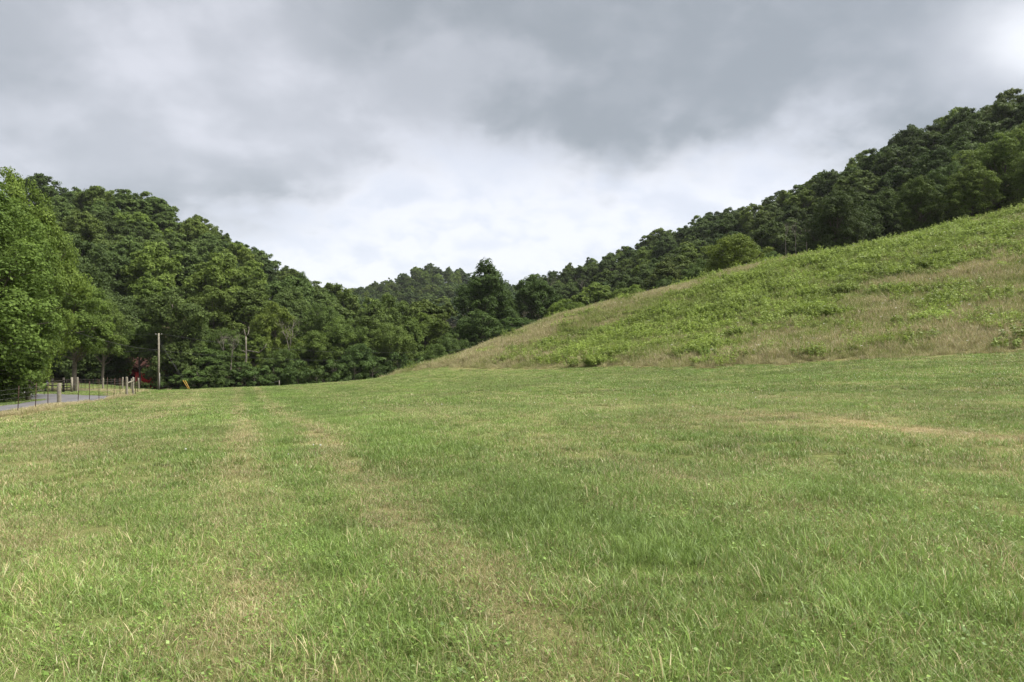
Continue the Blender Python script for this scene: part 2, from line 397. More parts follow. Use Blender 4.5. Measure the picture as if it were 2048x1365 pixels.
wc = m_weed.ramp(m_weed.attr('rnd'), (0, (.135, .190, .036)), (.5, (.21, .280, .052)), (1, (.29, .36, .082)))
wl = m_weed.n('ShaderNodeCombineColor'); wlum = m_weed.attr('lum', 'INSTANCER'); [m_weed.put(wl.inputs[i], wlum) for i in range(3)]
m_weed.leaf(m_weed.mix(1.0, wc, wl.outputs[0], 'MULTIPLY'), .35, .5, .25)
m_weedo = Mat('single_weed_leaves')
m_weedo.leaf(m_weedo.ramp(m_weedo.attr('rnd'), (0, (.085, .145, .026)), (.5, (.135, .215, .036)), (1, (.19, .28, .05))), .35, .5, .25)
m_petal = Mat('white_petals'); m_petal.leaf((.72, .72, .68), .3, .7, .1)

# ------------------------------------------------------------------ ground sheet
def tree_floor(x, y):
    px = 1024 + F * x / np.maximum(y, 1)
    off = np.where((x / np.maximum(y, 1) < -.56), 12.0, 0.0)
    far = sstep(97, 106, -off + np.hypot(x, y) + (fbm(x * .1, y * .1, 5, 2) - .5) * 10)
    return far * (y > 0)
def ground_colour(x, y):
    n = len(x); dry = dryness(x, y)
    green = np.array([.095, .135, .036]); straw = np.array([.21, .18, .09])
    c = green + (straw - green) * np.clip(dry * 1.05 + .12, 0, 1)[:, None]
    bare = np.exp(-(pline_dist(x, y, TR3[:5]) / .28) ** 2) * sstep(.46, .6, fbm(x * .8, y * .8, 77, 3))
    c = c + (np.array([.38, .27, .17]) - c) * bare[:, None]
    md = meadow_mask(x, y); k = fbm(x * .3, y * .3, 81, 3)[:, None]
    c = np.where(md[:, None], np.array([.13, .12, .05]) * (.7 + .6 * k), c)
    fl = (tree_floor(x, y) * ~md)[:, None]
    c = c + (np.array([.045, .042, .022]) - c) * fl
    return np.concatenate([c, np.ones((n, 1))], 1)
def build_ground():
    rad = [0.6]
    while rad[-1] < 2600: rad.append(rad[-1] * (1.016 if rad[-1] < 140 else 1.05) + .01)
    rad = np.array(rad); az_f = np.radians(np.arange(-50, 50, .33)); az_c = np.radians(np.arange(50, 310, 3.25)); az = np.concatenate([az_f, az_c])
    A, R = np.meshgrid(az, rad); x = R * np.sin(A); y = R * np.cos(A)
    x = np.concatenate([[0], x.ravel()]); y = np.concatenate([[0], y.ravel()]); z = height(x, y)
    q = road_dist(x, y); z = np.where(q < 3.2, z - .05 * sstep(3.2, 2.0, q), z)
    m = len(az); i = np.arange(len(rad) - 1)[:, None] * m + 1; j = np.arange(m)[None]; k = (j + 1) % m
    quads = np.stack([i + j, i + m + j, i + m + k, i + k], -1).reshape(-1, 4)
    tris = np.stack([np.zeros(m, int), np.arange(m) + 1, (np.arange(m) + 1) % m + 1], -1)
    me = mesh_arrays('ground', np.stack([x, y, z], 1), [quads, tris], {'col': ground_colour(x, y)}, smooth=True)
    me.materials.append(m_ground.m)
    tag(obj('ground', me), 'mown hay field, meadow slope and wooded hills', None, None, 'structure')
build_ground()
def ribbon(name, line, width, mat, lift, wear, label):
    t = np.gradient(line, axis=0); t /= np.linalg.norm(t, axis=1)[:, None]; nrm = np.stack([-t[:, 1], t[:, 0]], 1)
    offs = np.linspace(-width / 2, width / 2, 9); v = []; w = []
    for o in offs:
        p = line + nrm * (o + (vnoise(line[:, 0] * .8, line[:, 1] * .8 + o, 4)[:, None] - .5) * (.25 if abs(o) > width * .45 else 0))
        v.append(np.stack([p[:, 0], p[:, 1], height(p[:, 0], p[:, 1]) + lift + .05 * (1 - (2 * o / width) ** 2)], 1))
        w.append(np.full(len(line), .8 * math.exp(-((abs(o) - .85) / .35) ** 2)) * wear)
    n = len(line); v = np.concatenate(v); w = np.concatenate(w)
    i = np.arange(8)[:, None] * n; j = np.arange(n - 1)[None]
    q = np.stack([i + j, i + j + 1, i + n + j + 1, i + n + j], -1).reshape(-1, 4)
    me = mesh_arrays(name, v, q, {'wear': w}, smooth=True); me.materials.append(mat)
    return tag(obj(name, me), label, None, None, 'structure')
ribbon('road', ROAD, 4.4, m_road.m, .03, .6, 'narrow grey asphalt road bending behind the wire fence')
ribbon('driveway', DRIVE, 3.0, m_grav.m, .045, .0, 'pale gravel driveway leaving the road')

# ------------------------------------------------------------------ scattering (points carry rotation, scale, kind, dryness, brightness)
def proto_collection(name, meshes):
    c = bpy.data.collections.new(name)
    for i, me in enumerate(meshes):
        o = bpy.data.objects.new('%s_%02d' % (name, i), me); c.objects.link(o)
    return c
def scatter(name, coll, pos, rot, scl, idx, dry, lum, label):
    n = len(pos)
    me = bpy.data.meshes.new(name); me.vertices.add(n); me.vertices.foreach_set('co', np.asarray(pos, np.float32).ravel())
    for k, v, t, f in (('rot', rot, 'FLOAT_VECTOR', 'vector'), ('scl', scl, 'FLOAT_VECTOR', 'vector'), ('dry', dry, 'FLOAT', 'value'), ('lum', lum, 'FLOAT', 'value')):
        a = me.attributes.new(k, t, 'POINT'); a.data.foreach_set(f, np.asarray(v, np.float32).ravel())
    a = me.attributes.new('idx', 'INT', 'POINT'); a.data.foreach_set('value', np.asarray(idx, np.int32))
    o = obj(name, me)
    ng = bpy.data.node_groups.new(name + '_scatter', 'GeometryNodeTree')
    ng.interface.new_socket('Geometry', in_out='INPUT', socket_type='NodeSocketGeometry')
    ng.interface.new_socket('Geometry', in_out='OUTPUT', socket_type='NodeSocketGeometry')
    N, L = ng.nodes, ng.links
    gi, go = N.new('NodeGroupInput'), N.new('NodeGroupOutput')
    iop = N.new('GeometryNodeInstanceOnPoints'); ci = N.new('GeometryNodeCollectionInfo')
    ci.inputs['Collection'].default_value = coll; ci.inputs['Separate Children'].default_value = True; ci.inputs['Reset Children'].default_value = True
    def na(nm, t):
        x = N.new('GeometryNodeInputNamedAttribute'); x.data_type = t; x.inputs['Name'].default_value = nm; return x.outputs['Attribute']
    e2r = N.new('FunctionNodeEulerToRotation'); L.new(na('rot', 'FLOAT_VECTOR'), e2r.inputs[0])
    L.new(gi.outputs[0], iop.inputs['Points']); L.new(ci.outputs[0], iop.inputs['Instance'])
    iop.inputs['Pick Instance'].default_value = True
    L.new(na('idx', 'INT'), iop.inputs['Instance Index']); L.new(e2r.outputs[0], iop.inputs['Rotation']); L.new(na('scl', 'FLOAT_VECTOR'), iop.inputs['Scale'])
    L.new(iop.outputs[0], go.inputs[0])
    md = o.modifiers.new('scatter', 'NODES'); md.node_group = ng
    return tag(o, label, None, None, 'stuff')

def blades(n, R, lo, hi, width, tilt, curl, seed, segs=3, tip=0.0, clump=0):
    """a patch of n grass blades, each a bent tapering strip"""
    g = np.random.default_rng(seed)
    a = g.uniform(0, 2 * np.pi, n); r = R * np.sqrt(g.uniform(0, 1, n))
    if clump:
        cc = g.uniform(-R, R, (clump, 2)) * .8; c = cc[g.integers(0, clump, n)]; base = c + g.normal(0, R * .09, (n, 2))
    else: base = np.stack([r * np.cos(a), r * np.sin(a)], 1)
    Ls = lo + (hi - lo) * g.beta(1.6, 2.6, n); dirn = g.uniform(0, 2 * np.pi, n)
    th0 = np.abs(g.normal(0, tilt, n)); bend = np.abs(g.normal(curl, curl * .5, n))
    d2 = np.stack([np.cos(dirn), np.sin(dirn)], 1); side = np.stack([-np.sin(dirn + g.normal(0, .8, n)), np.cos(dirn + g.normal(0, .8, n))], 1)
    w = width * g.uniform(.6, 1.3, n); P = np.concatenate([base, np.full((n, 1), -.01)], 1); V = []; hg = []
    for k in range(segs + 1):
        f = k / segs; ww = w * (1 - f ** 1.6) if not tip else w * (.45 + tip * f * (1 - .3 * f))
        s3 = np.concatenate([side * ww[:, None] * .5, np.zeros((n, 1))], 1)
        V += [P - s3, P + s3]; hg += [np.full(n, f)] * 2
        th = np.minimum(th0 + bend * (f + .5 / segs), 1.9)
        P = P + (Ls / segs)[:, None] * np.concatenate([d2 * np.sin(th)[:, None], np.cos(th)[:, None]], 1)
        P[:, 2] = np.maximum(P[:, 2], .006)
    m = 2 * (segs + 1); V = np.stack(V, 1).reshape(-1, 3); hg = np.stack(hg, 1).ravel()
    b = np.arange(n)[:, None] * m
    q = np.concatenate([np.stack([b[:, 0] + 2 * k, b[:, 0] + 2 * k + 1, b[:, 0] + 2 * k + 3, b[:, 0] + 2 * k + 2], 1) for k in range(segs)])
    return V, q, {'rnd': np.repeat(g.uniform(0, 1, n), m), 'rnd2': np.repeat(g.uniform(0, 1, n), m), 'hgt': hg}
def join(parts):
    V, Q, A = [], [], {}; off = 0
    for v, q, a in parts:
        V.append(v); Q.append(q + off); off += len(v)
        for k in a: A.setdefault(k, []).append(a[k])
    return np.concatenate(V), np.concatenate(Q), {k: np.concatenate(v) for k, v in A.items()}
def bmesh_of(name, parts, mat):
    v, q, a = join(parts); me = mesh_arrays(name, v, q, a); me.materials.append(mat); return me
def leaves_at(c, nrm, l, w, g, rnd=None):
    """one pointed leaf at each centre"""
    n = len(c); t = g.normal(0, 1, (n, 3)); t -= nrm * (t * nrm).sum(1)[:, None]; t /= np.linalg.norm(t, axis=1)[:, None] + 1e-9
    b = np.cross(nrm, t); L = (l * g.uniform(.6, 1.35, n))[:, None]; Wd = (w * g.uniform(.6, 1.3, n))[:, None]
    V = np.stack([c - t * L * .5, c + b * Wd * .5 + t * L * .05 - nrm * Wd * .12, c + t * L * .5, c - b * Wd * .5 + t * L * .05 - nrm * Wd * .12], 1).reshape(-1, 3)
    return V, np.arange(n * 4).reshape(-1, 4), np.repeat(rnd if rnd is not None else g.uniform(0, 1, n), 4)
def small_leaves(n, R, hz, l, w, seed):
    g = np.random.default_rng(seed); a = g.uniform(0, 6.28, n); r = R * np.sqrt(g.uniform(0, 1, n))
    c = np.stack([r * np.cos(a), r * np.sin(a), g.uniform(.01, hz, n)], 1); nr = np.stack([g.normal(0, .35, n), g.normal(0, .35, n), np.ones(n)], 1); nr /= np.linalg.norm(nr, axis=1)[:, None]
    v, q, rn = leaves_at(c, nr, l, w, g); return v, q, {'rnd': rn, 'rnd2': np.full(len(v), 2.0), 'hgt': np.full(len(v), .9)}

near = [bmesh_of('sward', [blades(300, .3, .035, .13, .0042, .5, .9, s), blades(220, .32, .03, .12, .0032, 1.3, .5, s + 50), blades(10, .3, .10, .21, .0046, .65, 1.2, s + 70, 4), small_leaves(22, .28, .06, .022, .018, s + 90), small_leaves(3, .28, .04, .05, .024, s + 95)], m_blade) for s in range(5)]
near += [bmesh_of('sward', [blades(280, .30, .06, .165, .0048, .45, .95, s), blades(150, .3, .03, .12, .0032, 1.25, .5, s + 50)], m_blade) for s in (11, 12, 13)]
near += [bmesh_of('tussock', [blades(120, .34, .09, .22, .0058, .5, 1.15, s, 4, clump=9)], m_blade) for s in (21, 22, 23)]
mids = [bmesh_of('sward', [blades(200, .32, .04, .14, .0085, .45, .8, s + 100), blades(80, .34, .03, .11, .006, 1.2, .5, s + 150)], m_blade) for s in range(5)]
mids += [bmesh_of('sward', [blades(190, .30, .06, .165, .0090, .40, .9, s + 100)], m_blade) for s in (11, 12, 13)]
mids += [bmesh_of('tussock', [blades(80, .34, .09, .21, .0095, .5, 1.1, s + 100, clump=9)], m_blade) for s in (21, 22, 23)]
fars = [bmesh_of('sward', [blades(120, .42, .04, .13, .02, .5, .7, s + 200, 2), blades(40, .42, .03, .11, .016, 1.2, .5, s + 250, 2)], m_blade) for s in range(5)]
fars += [bmesh_of('sward', [blades(110, .40, .07, .17, .021, .36, .8, s + 200, 2)], m_blade) for s in (11, 12, 13)]
fars += [bmesh_of('tussock', [blades(60, .36, .10, .22, .02, .45, 1.0, s + 200, 2, clump=8)], m_blade) for s in (21, 22, 23)]

def wedge(r0, r1, dens, half=43.0):
    n = int(math.radians(2 * half) / 2 * (r1 * r1 - r0 * r0) * dens)
    r = np.sqrt(rng.uniform(r0 * r0, r1 * r1, n)); a = np.radians(rng.uniform(-half, half, n))
    return r * np.sin(a), r * np.cos(a)
def field_layer(name, protos, r0, r1, dens, label, lushness=1.0):
    x, y = wedge(r0, r1, dens)
    keep = ~meadow_mask(x, y) & (road_dist(x, y) > 2.35) & (rng.uniform(0, 1, len(x)) > tree_floor(x, y))
    x, y = x[keep], y[keep]; n = len(x); d = dryness(x, y)
    patch = fbm(x * .6, y * .6, 91, 3); patch2 = fbm(x * .15, y * .15, 95, 3)
    ptall = np.clip(.34 + 1.3 * (patch - .5) - .9 * d + .5 * (patch2 - .5), .02, .9)
    u = rng.uniform(0, 1, n); idx = np.where(u < ptall, rng.integers(5, 8, n), rng.integers(0, 5, n))
    tus = rng.uniform(0, 1, n) < np.clip(.09 + .5 * (patch - .55), .0, .35) * (d < .45); idx = np.where(tus, rng.integers(8, 11, n), idx)
    s = rng.uniform(.75, 1.2, n) * (.85 + .4 * (patch2 - .3)); s = s * np.where(idx < 5, 1 - .35 * d, 1)
    lawn = (x + .0 < -20) & (y > 34) & (pline_dist(x, y, FENCE_LINE) > 2) & (x < np.interp(y, FENCE_LINE[:, 1], FENCE_LINE[:, 0]))
    d = np.where(lawn, d * .35, d); d = np.where(idx >= 8, d * .4, d)
    lum = rng.normal(1.0, .14, n) * (.70 + .62 * fbm(x * .3, y * .3, 97, 4))
    rot = np.stack([rng.normal(0, .05, n), rng.normal(0, .05, n), rng.uniform(0, 6.28, n)], 1)
    scatter(name, proto_collection(name + '_kinds', protos), np.stack([x, y, height(x, y)], 1), rot, np.stack([s, s, s * rng.uniform(.8, 1.15, n)], 1), idx, d, np.clip(lum, .6, 1.4), label)
field_layer('field_grass', near, 1.8, 9.5, 28, 'short mown hay grass in front of the camera')
field_layer('field_grass', mids, 9.0, 25, 17, 'short mown hay grass in the middle of the field')
field_layer('field_grass', fars, 24.5, 62, 10, 'short mown hay grass towards the meadow and fence')
field_layer('field_grass', fars, 61, 108, 4.5, 'short mown grass at the far end of the field')

# white clover heads
def clover_mesh(seed, R):
    g = np.random.default_rng(seed); n = 36; c = g.normal(0, 1, (n, 3)); c /= np.linalg.norm(c, axis=1)[:, None]; nr = c.copy(); c = c * R + np.array([0, 0, .09])
    v, q, rn = leaves_at(c, nr, R * 1.1, R * .6, g); me = mesh_arrays('clover_head', v, q, {'rnd': rn}); me.materials.append(m_petal.m); return me
def clovers():
    x, y = wedge(3, 34, .9); k = fbm(x * .25, y * .25, 111, 3); keep = ~meadow_mask(x, y) & (rng.uniform(0, 1, len(x)) < sstep(.48, .75, k) * (.35 + .65 * sstep(-2, 4, x))); x, y = x[keep], y[keep]; n = len(x)
    s = rng.uniform(.7, 1.2, n)
    scatter('clover_blossom', proto_collection('clover_kinds', [clover_mesh(1, .011), clover_mesh(2, .013)]), np.stack([x, y, height(x, y)], 1), np.stack([rng.normal(0, .3, n), rng.normal(0, .3, n), rng.uniform(0, 6, n)], 1), np.stack([s] * 3, 1), rng.integers(0, 2, n), np.zeros(n), np.ones(n), 'tiny white clover heads dotted over the field')
clovers()

# ------------------------------------------------------------------ unmown meadow on the slope
def weed_arrays(seed, R, H, stems, per, l, w):
    g = np.random.default_rng(seed); C, Nn = [], []
    for s in range(stems):
        a = g.uniform(0, 6.28); r = R * math.sqrt(g.uniform(0, 1)); h = H * g.uniform(.65, 1.1) * (1 - .35 * (r / R) ** 2); lean = g.normal(0, .12, 2) + .18 * np.array([math.cos(a), math.sin(a)]) * r / R
        f = g.uniform(.12, 1, per) ** .75; az = g.uniform(0, 6.28, per); rr = l * .55 * (1.15 - .5 * f)
        C.append(np.stack([r * math.cos(a) + lean[0] * h * f + rr * np.cos(az), r * math.sin(a) + lean[1] * h * f + rr * np.sin(az), h * f], 1))
        nn = np.stack([.5 * np.cos(az), .5 * np.sin(az), np.ones(per)], 1) + g.normal(0, .35, (per, 3)); Nn.append(nn / np.linalg.norm(nn, axis=1)[:, None])
    v, q, rn = leaves_at(np.concatenate(C), np.concatenate(Nn), l, w, g); return v, q, {'rnd': rn, 'rnd2': np.full(len(v), 2.0), 'hgt': np.full(len(v), 1.0)}
tall = [bmesh_of('tall_grass', [blades(80, .42, .45, .95, .012, .16, .42, s + 300, 4, tip=.9), blades(70, .42, .25, .55, .014, .35, .9, s + 330, 3)], m_tall) for s in range(6)]
tall += [bmesh_of('bunch_grass', [blades(170, .34, .5, 1.0, .016, .25, 1.2, s + 360, 4, clump=4)], m_tall) for s in range(2)]
tall += [bmesh_of('lodged_grass', [blades(130, .55, .35, .8, .013, 1.1, .5, s + 380, 3)], m_tall) for s in range(2)]
weeds = [bmesh_of('leafy_weed', [weed_arrays(s + 400, .5, h, st, 26, .13, .05)], m_weed.m) for s, (h, st) in enumerate(((.75, 16), (.95, 18), (.6, 18), (1.1, 14), (.85, 22)))]

def bump2(px, py, cx, cy, sx, sy, ang=0.0):
    c, s = math.cos(ang), math.sin(ang); u = (px - cx) * c + (py - cy) * s; v = -(px - cx) * s + (py - cy) * c
    return np.exp(-(u / sx) ** 2 - (v / sy) ** 2)
def meadow_green(x, y, z):
    """share of leafy weeds: a broad diagonal drift and some patches"""
    px, py = project(x, y, z)
    g = 1.05 * bump2(px, py, 1600, 585, 330, 46, -.27) + .75 * bump2(px, py, 1330, 655, 140, 42, -.25) + .75 * bump2(px, py, 1900, 500, 230, 34, -.2)
    g += .6 * bump2(px, py, 1600, 545, 300, 22, -.27) + .5 * bump2(px, py, 1420, 700, 45, 25, -.2) + .55 * bump2(px, py, 1640, 640, 80, 30, -.15) + .4 * bump2(px, py, 1240, 690, 90, 25, 0)
    g += .55 * bump2(px, py, 1880, 610, 70, 30, 0) + .35 * bump2(px, py, 2040, 540, 60, 30, 0) + .25 * bump2(px, py, 1150, 700, 200, 30, -.1) + .22 * bump2(px, py, 1850, 660, 320, 60, -.05)
    return np.clip(g + 1.5 * (fbm(x * .30, y * .30, 121, 4) - .53), 0, 1)
def meadow():
    x = rng.uniform(-20, 75, 90000); y = rng.uniform(28, 114, 90000); k = meadow_mask(x, y) & (x / y < .93); x, y = x[k], y[k]; z = height(x, y)
    r = np.hypot(x, y); g = meadow_green(x, y, z); n = len(x); u = rng.uniform(0, 1, n)
    px, py = project(x, y, z)
    fd = pline_dist(x, y, FOOTS)
    isw = u < np.clip(g * .68 - .07, 0, .54) * (.35 + .65 * sstep(.5, 6, fd))
    # grasses
    gi = ~isw & (rng.uniform(0, 1, n) < .85); X, Y, Z = x[gi], y[gi], z[gi]; m = len(X)
    dry = np.clip(.44 + 1.5 * (fbm(X * .28, Y * .28, 131, 4) - .5) - .30 * g[gi] + .22 * bump2(px[gi], py[gi], 1050, 690, 260, 30, -.33) + .08 * bump2(px[gi], py[gi], 1800, 660, 300, 35, -.1), .08, .62)
    idx = rng.integers(0, 6, m); bun = rng.uniform(0, 1, m) < .04; idx = np.where(bun, rng.integers(6, 8, m), idx)
    lod = (fd[gi] < 1.8) & (rng.uniform(0, 1, m) < .6); idx = np.where(lod, rng.integers(8, 10, m), idx)
    s = rng.uniform(.7, 1.15, m) * (.75 + .5 * fbm(X * .3, Y * .3, 141, 3)); s = s * (.45 + .55 * sstep(0, 3.5, fd[gi]))
    rot = np.stack([rng.normal(0, .08, m), rng.normal(0, .08, m), rng.uniform(0, 6.28, m)], 1)
    scatter('meadow_grass', proto_collection('meadow_kinds', tall), np.stack([X, Y, Z], 1), rot, np.stack([s * 1.1, s * 1.1, s], 1), idx, dry, np.clip(rng.normal(1, .12, m), .65, 1.35), 'tall tan and green unmown grass on the slope')
    X, Y, Z = x[isw], y[isw], z[isw]; m = len(X)
    s = rng.uniform(.6, 1.35, m) * (.45 + 1.1 * fbm(X * .45, Y * .45, 151, 3)); rot = np.stack([rng.normal(0, .1, m), rng.normal(0, .1, m), rng.uniform(0, 6.28, m)], 1)
    lum = np.clip(rng.normal(1.0, .14, m) * (.68 + .72 * fbm(X * .4, Y * .4, 161, 3)), .5, 1.4)
    scatter('meadow_weeds', proto_collection('weed_kinds', weeds), np.stack([X, Y, Z], 1), rot, np.stack([s * 1.15, s * 1.15, s], 1), rng.integers(0, 5, m), np.zeros(m), lum, 'bright green leafy weeds in drifts across the slope')
    # umbels
    n = 130; X = rng.uniform(0, 60, 900); Y = rng.uniform(36, 95, 900); k = meadow_mask(X, Y) & (X / Y < .85); X, Y = X[k][:n], Y[k][:n]; m = len(X)
    def umbel(seed):
        g = np.random.default_rng(seed); q = 40; a = g.uniform(0, 6.28, q); r = .07 * np.sqrt(g.uniform(0, 1, q)); c = np.stack([r * np.cos(a), r * np.sin(a), .95 + g.normal(0, .008, q)], 1); nr = np.stack([g.normal(0, .3, q), g.normal(0, .3, q), np.ones(q)], 1); nr /= np.linalg.norm(nr, axis=1)[:, None]
        v, f, rn = leaves_at(c, nr, .035, .03, g); me = mesh_arrays('umbel', v, f, {'rnd': rn}); me.materials.append(m_petal.m); return me
    s = rng.uniform(.7, 1.1, m)
    scatter('umbel_blossom', proto_collection('umbel_kinds', [umbel(1), umbel(2)]), np.stack([X, Y, height(X, Y)], 1), np.zeros((m, 3)), np.stack([s] * 3, 1), rng.integers(0, 2, m), np.zeros(m), np.ones(m), 'small flat white flower heads among the meadow weeds')
meadow()
# dry grass under the wire fence and on the bank beyond the road
def verge():
    xs, ys = [], []
    t = rng.integers(0, len(FENCE_LINE) - 1, 1500); u = rng.uniform(0, 1, (1500, 1)); p = FENCE_LINE[t, :2] * (1 - u) + FENCE_LINE[t + 1, :2] * u + rng.normal(0, .3, (1500, 2)); xs.append(p[:, 0]); ys.append(p[:, 1])
    bank = np.array([hit(px, py)[:2] for px, py in ((262,790), (250,781), (225,783), (200,781), (170,782), (140,781), (118,780), (95,780))])
    t = rng.integers(0, len(bank) - 1, 1600); u = rng.uniform(0, 1, (1600, 1)); p = bank[t] * (1 - u) + bank[t + 1] * u + rng.normal(0, .9, (1600, 2)); xs.append(p[:, 0]); ys.append(p[:, 1])
    x, y = np.concatenate(xs), np.concatenate(ys); k = road_dist(x, y) > 2.5; x, y = x[k], y[k]; n = len(x); s = rng.uniform(.12, .32, n)
    rot = np.stack([rng.normal(0, .1, n), rng.normal(0, .1, n), rng.uniform(0, 6.28, n)], 1)
    scatter('verge_grass', proto_collection('verge_kinds', tall[:6]), np.stack([x, y, height(x, y)], 1), rot, np.stack([s * 1.6, s * 1.6, s], 1), rng.integers(0, 6, n), np.clip(rng.normal(.72, .1, n), 0, 1), np.ones(n) * 1.05, 'straw coloured grass along the wire fence and road bank')
verge()

# ------------------------------------------------------------------ trees
def tree_meshes(name, seed, Ht, R, base, shape, clumps, nleaf, l, w, leafmat, trunk_r=.017, vis_trunk=False, sub=7, gap=0.0):
    """bark mesh (tapered bent trunk with limbs) and crown mesh (leaves gathered in clumps at the limb ends)"""
    g = np.random.default_rng(seed)
    def env(t):
        u = np.clip((t - base) / (1 - base), 0, 1)
        if shape == 'round': return np.sqrt(np.clip(1 - (2 * u - .92) ** 2, .02, 1))
        if shape == 'oval': return np.sqrt(np.clip(1 - (2 * u - .85) ** 2, .02, 1)) * (1 - .18 * u)
        if shape == 'cone': return np.clip(1.08 - u, .1, 1) ** .6 * np.clip(.55 + u * 2.2, 0, 1)
        if shape == 'spread': return np.clip(.62 + .55 * u, 0, 1) * np.sqrt(np.clip(1 - np.maximum(u - .35, 0) ** 2 / .44, .04, 1))
        if shape == 'skirt': return np.sqrt(np.clip(1 - (np.maximum(u - .38, 0) / .64) ** 2, .03, 1)) * np.clip(.72 + .8 * u, 0, 1)
        return np.sqrt(np.clip(1 - (np.maximum(u - .7, 0) / .32) ** 2, .05, 1)) * (.8 + .2 * np.sin(u * 9))
    mb = MB(); nz = 9; tz = np.linspace(-.03, .86, nz) * Ht; ph = g.uniform(0, 6.28)
    tx = R * .07 * np.sin(tz / Ht * 4 + ph); ty = R * .07 * np.cos(tz / Ht * 3.3 + ph); tx -= tx[0]; ty -= ty[0]
    r0 = trunk_r * Ht; mb.tube(np.stack([tx, ty, tz], 1), r0 * (1 - np.linspace(0, 1, nz)) ** .8 + .012 * Ht * .25, 8)
    lob = g.uniform(0, 6.28, 5)
    t = []; 
    while len(t) < clumps:
        c = g.uniform(base, 1)
        if g.uniform() < env(np.array([c]))[0] ** 1.0 + .08: t.append(c)
    t = np.array(t); az = np.arange(clumps) * 2.39996 + g.normal(0, .35, clumps)
    lobes = .95 + .15 * np.sin(2 * az + lob[0] + 2 * t) + .14 * np.sin(3 * az + lob[1] + t * 7) + .10 * np.sin(5 * az + lob[2] + 11 * t)
    rf = np.where(g.uniform(0, 1, clumps) < .72, g.uniform(.72, 1.0, clumps), g.uniform(.2, .7, clumps)); rad = R * env(t) * rf * lobes
    inner = rf < .62
    cc = np.stack([rad * np.cos(az) + np.interp(t * Ht, tz, tx), rad * np.sin(az) + np.interp(t * Ht, tz, ty), t * Ht], 1)
    cr = R * g.uniform(.12, .25, clumps) * (.8 + .3 * env(t)); cr[rf < .6] *= 1.5; cc[:, 2] -= cr * .45 * (t > .8)
    lo = base * Ht + cr * .55; cc[:, 2] = np.maximum(cc[:, 2], lo)
    for i in range(0, clumps, 1 if clumps < 60 else 3):
        zz = max(cc[i, 2] - .55 * rad[i] - .06 * Ht, .10 * Ht); zz = min(zz, .8 * Ht)
        a = np.array([np.interp(zz, tz, tx), np.interp(zz, tz, ty), zz]); e = cc[i]
        m1 = a * .6 + e * .4 + np.array([0, 0, -.06 * rad[i]]) + g.normal(0, .03 * R, 3); m2 = a * .25 + e * .75 + np.array([0, 0, .04 * rad[i]]) + g.normal(0, .03 * R, 3)
        rb = r0 * (.22 + .34 * min(1, rad[i] / R)) * (1 - .5 * zz / Ht)
        mb.tube([a, m1, m2, e], [rb, rb * .7, rb * .45, rb * .18], 5, False)
        for k in range(2):
            e2 = e + g.normal(0, .6, 3) * cr[i]; mb.tube([m2, (m2 + e2) / 2 + g.normal(0, .05, 3) * cr[i], e2], [rb * .35, rb * .22, rb * .06], 4, False)
    bark = mb.mesh(name + '_bark', m_bark.m, True)
    # leaves
    wgt = cr ** 2 * (1 + .2 * (~inner)); cnt = (nleaf * wgt / wgt.sum()).astype(int); P, Nn, CL, RN = [], [], [], []
    clr = g.uniform(0, 1, clumps); sub = sub + 1
    for i in range(clumps):
        n = cnt[i]
        sd = g.normal(0, 1, (sub, 3)); sd[:, 2] = np.where(g.uniform(0, 1, sub) < .62, np.abs(sd[:, 2]), sd[:, 2]); sd /= np.linalg.norm(sd, axis=1)[:, None]
        outw = np.array([math.cos(az[i]), math.sin(az[i]), .35]) * .35; sd = sd + outw; sd /= np.linalg.norm(sd, axis=1)[:, None]
        sc = sd * cr[i] * g.uniform(.5, .85, (sub, 1)) * np.array([1, 1, .85]); sr = cr[i] * g.uniform(.34, .6, sub)
        k = g.integers(0, sub, n); dv = g.normal(0, 1, (n, 3)); dv[:, 2] = np.where(g.uniform(0, 1, n) < .5, np.abs(dv[:, 2]), dv[:, 2]); dv /= np.linalg.norm(dv, axis=1)[:, None]
        rr = sr[k][:, None] * (.45 + .65 * np.sqrt(g.uniform(0, 1, (n, 1)))); p = cc[i] + sc[k] + dv * rr * np.array([1, 1, .85])
        p[:, 2] -= (np.hypot(p[:, 0] - cc[i, 0], p[:, 1] - cc[i, 1]) / cr[i]) ** 2 * cr[i] * .10
        cd = p - cc[i]; cd /= np.linalg.norm(cd, axis=1)[:, None] + 1e-9
        nn = .55 * dv + .45 * cd + np.array([0, 0, .30]) + g.normal(0, .42, (n, 3)); Nn.append(nn / np.linalg.norm(nn, axis=1)[:, None]); P.append(p)
        CL.append(np.clip(clr[i] * .6 + g.uniform(0, .4, sub)[k], 0, 1)); RN.append(g.uniform(0, 1, n))
    P = np.concatenate(P); Nn = np.concatenate(Nn); CL = np.concatenate(CL); RN = np.concatenate(RN)
    P[:, 2] = np.maximum(P[:, 2], .05)
    v, q, rn = leaves_at(P, Nn, l, w, g, RN)
    crown = mesh_arrays(name + '_crown', v, q, {'rnd': rn, 'cl': np.repeat(CL, 4)}); crown.materials.append(leafmat)
    return dict(bark=bark, crown=crown, H=Ht, R=R)
PR = {}
PR['nearA'] = tree_meshes('nearA', 1, 20, 6.5, .06, 'oval', 230, 75000, .27, .17, m_leaf.m)
PR['nearB'] = tree_meshes('nearB', 2, 18, 6.0, .05, 'round', 190, 60000, .27, .17, m_leaf.m)
PR['vine'] = tree_meshes('vine', 3, 16, 5.0, .01, 'column', 170, 36000, .34, .24, m_leaf.m)
PR['vine2'] = tree_meshes('vine2', 6, 11, 4.0, .50, 'round', 100, 18000, .30, .22, m_leaf.m)
PR['nearC'] = tree_meshes('nearC', 7, 17, 5.0, .34, 'oval', 160, 46000, .27, .17, m_leaf.m)
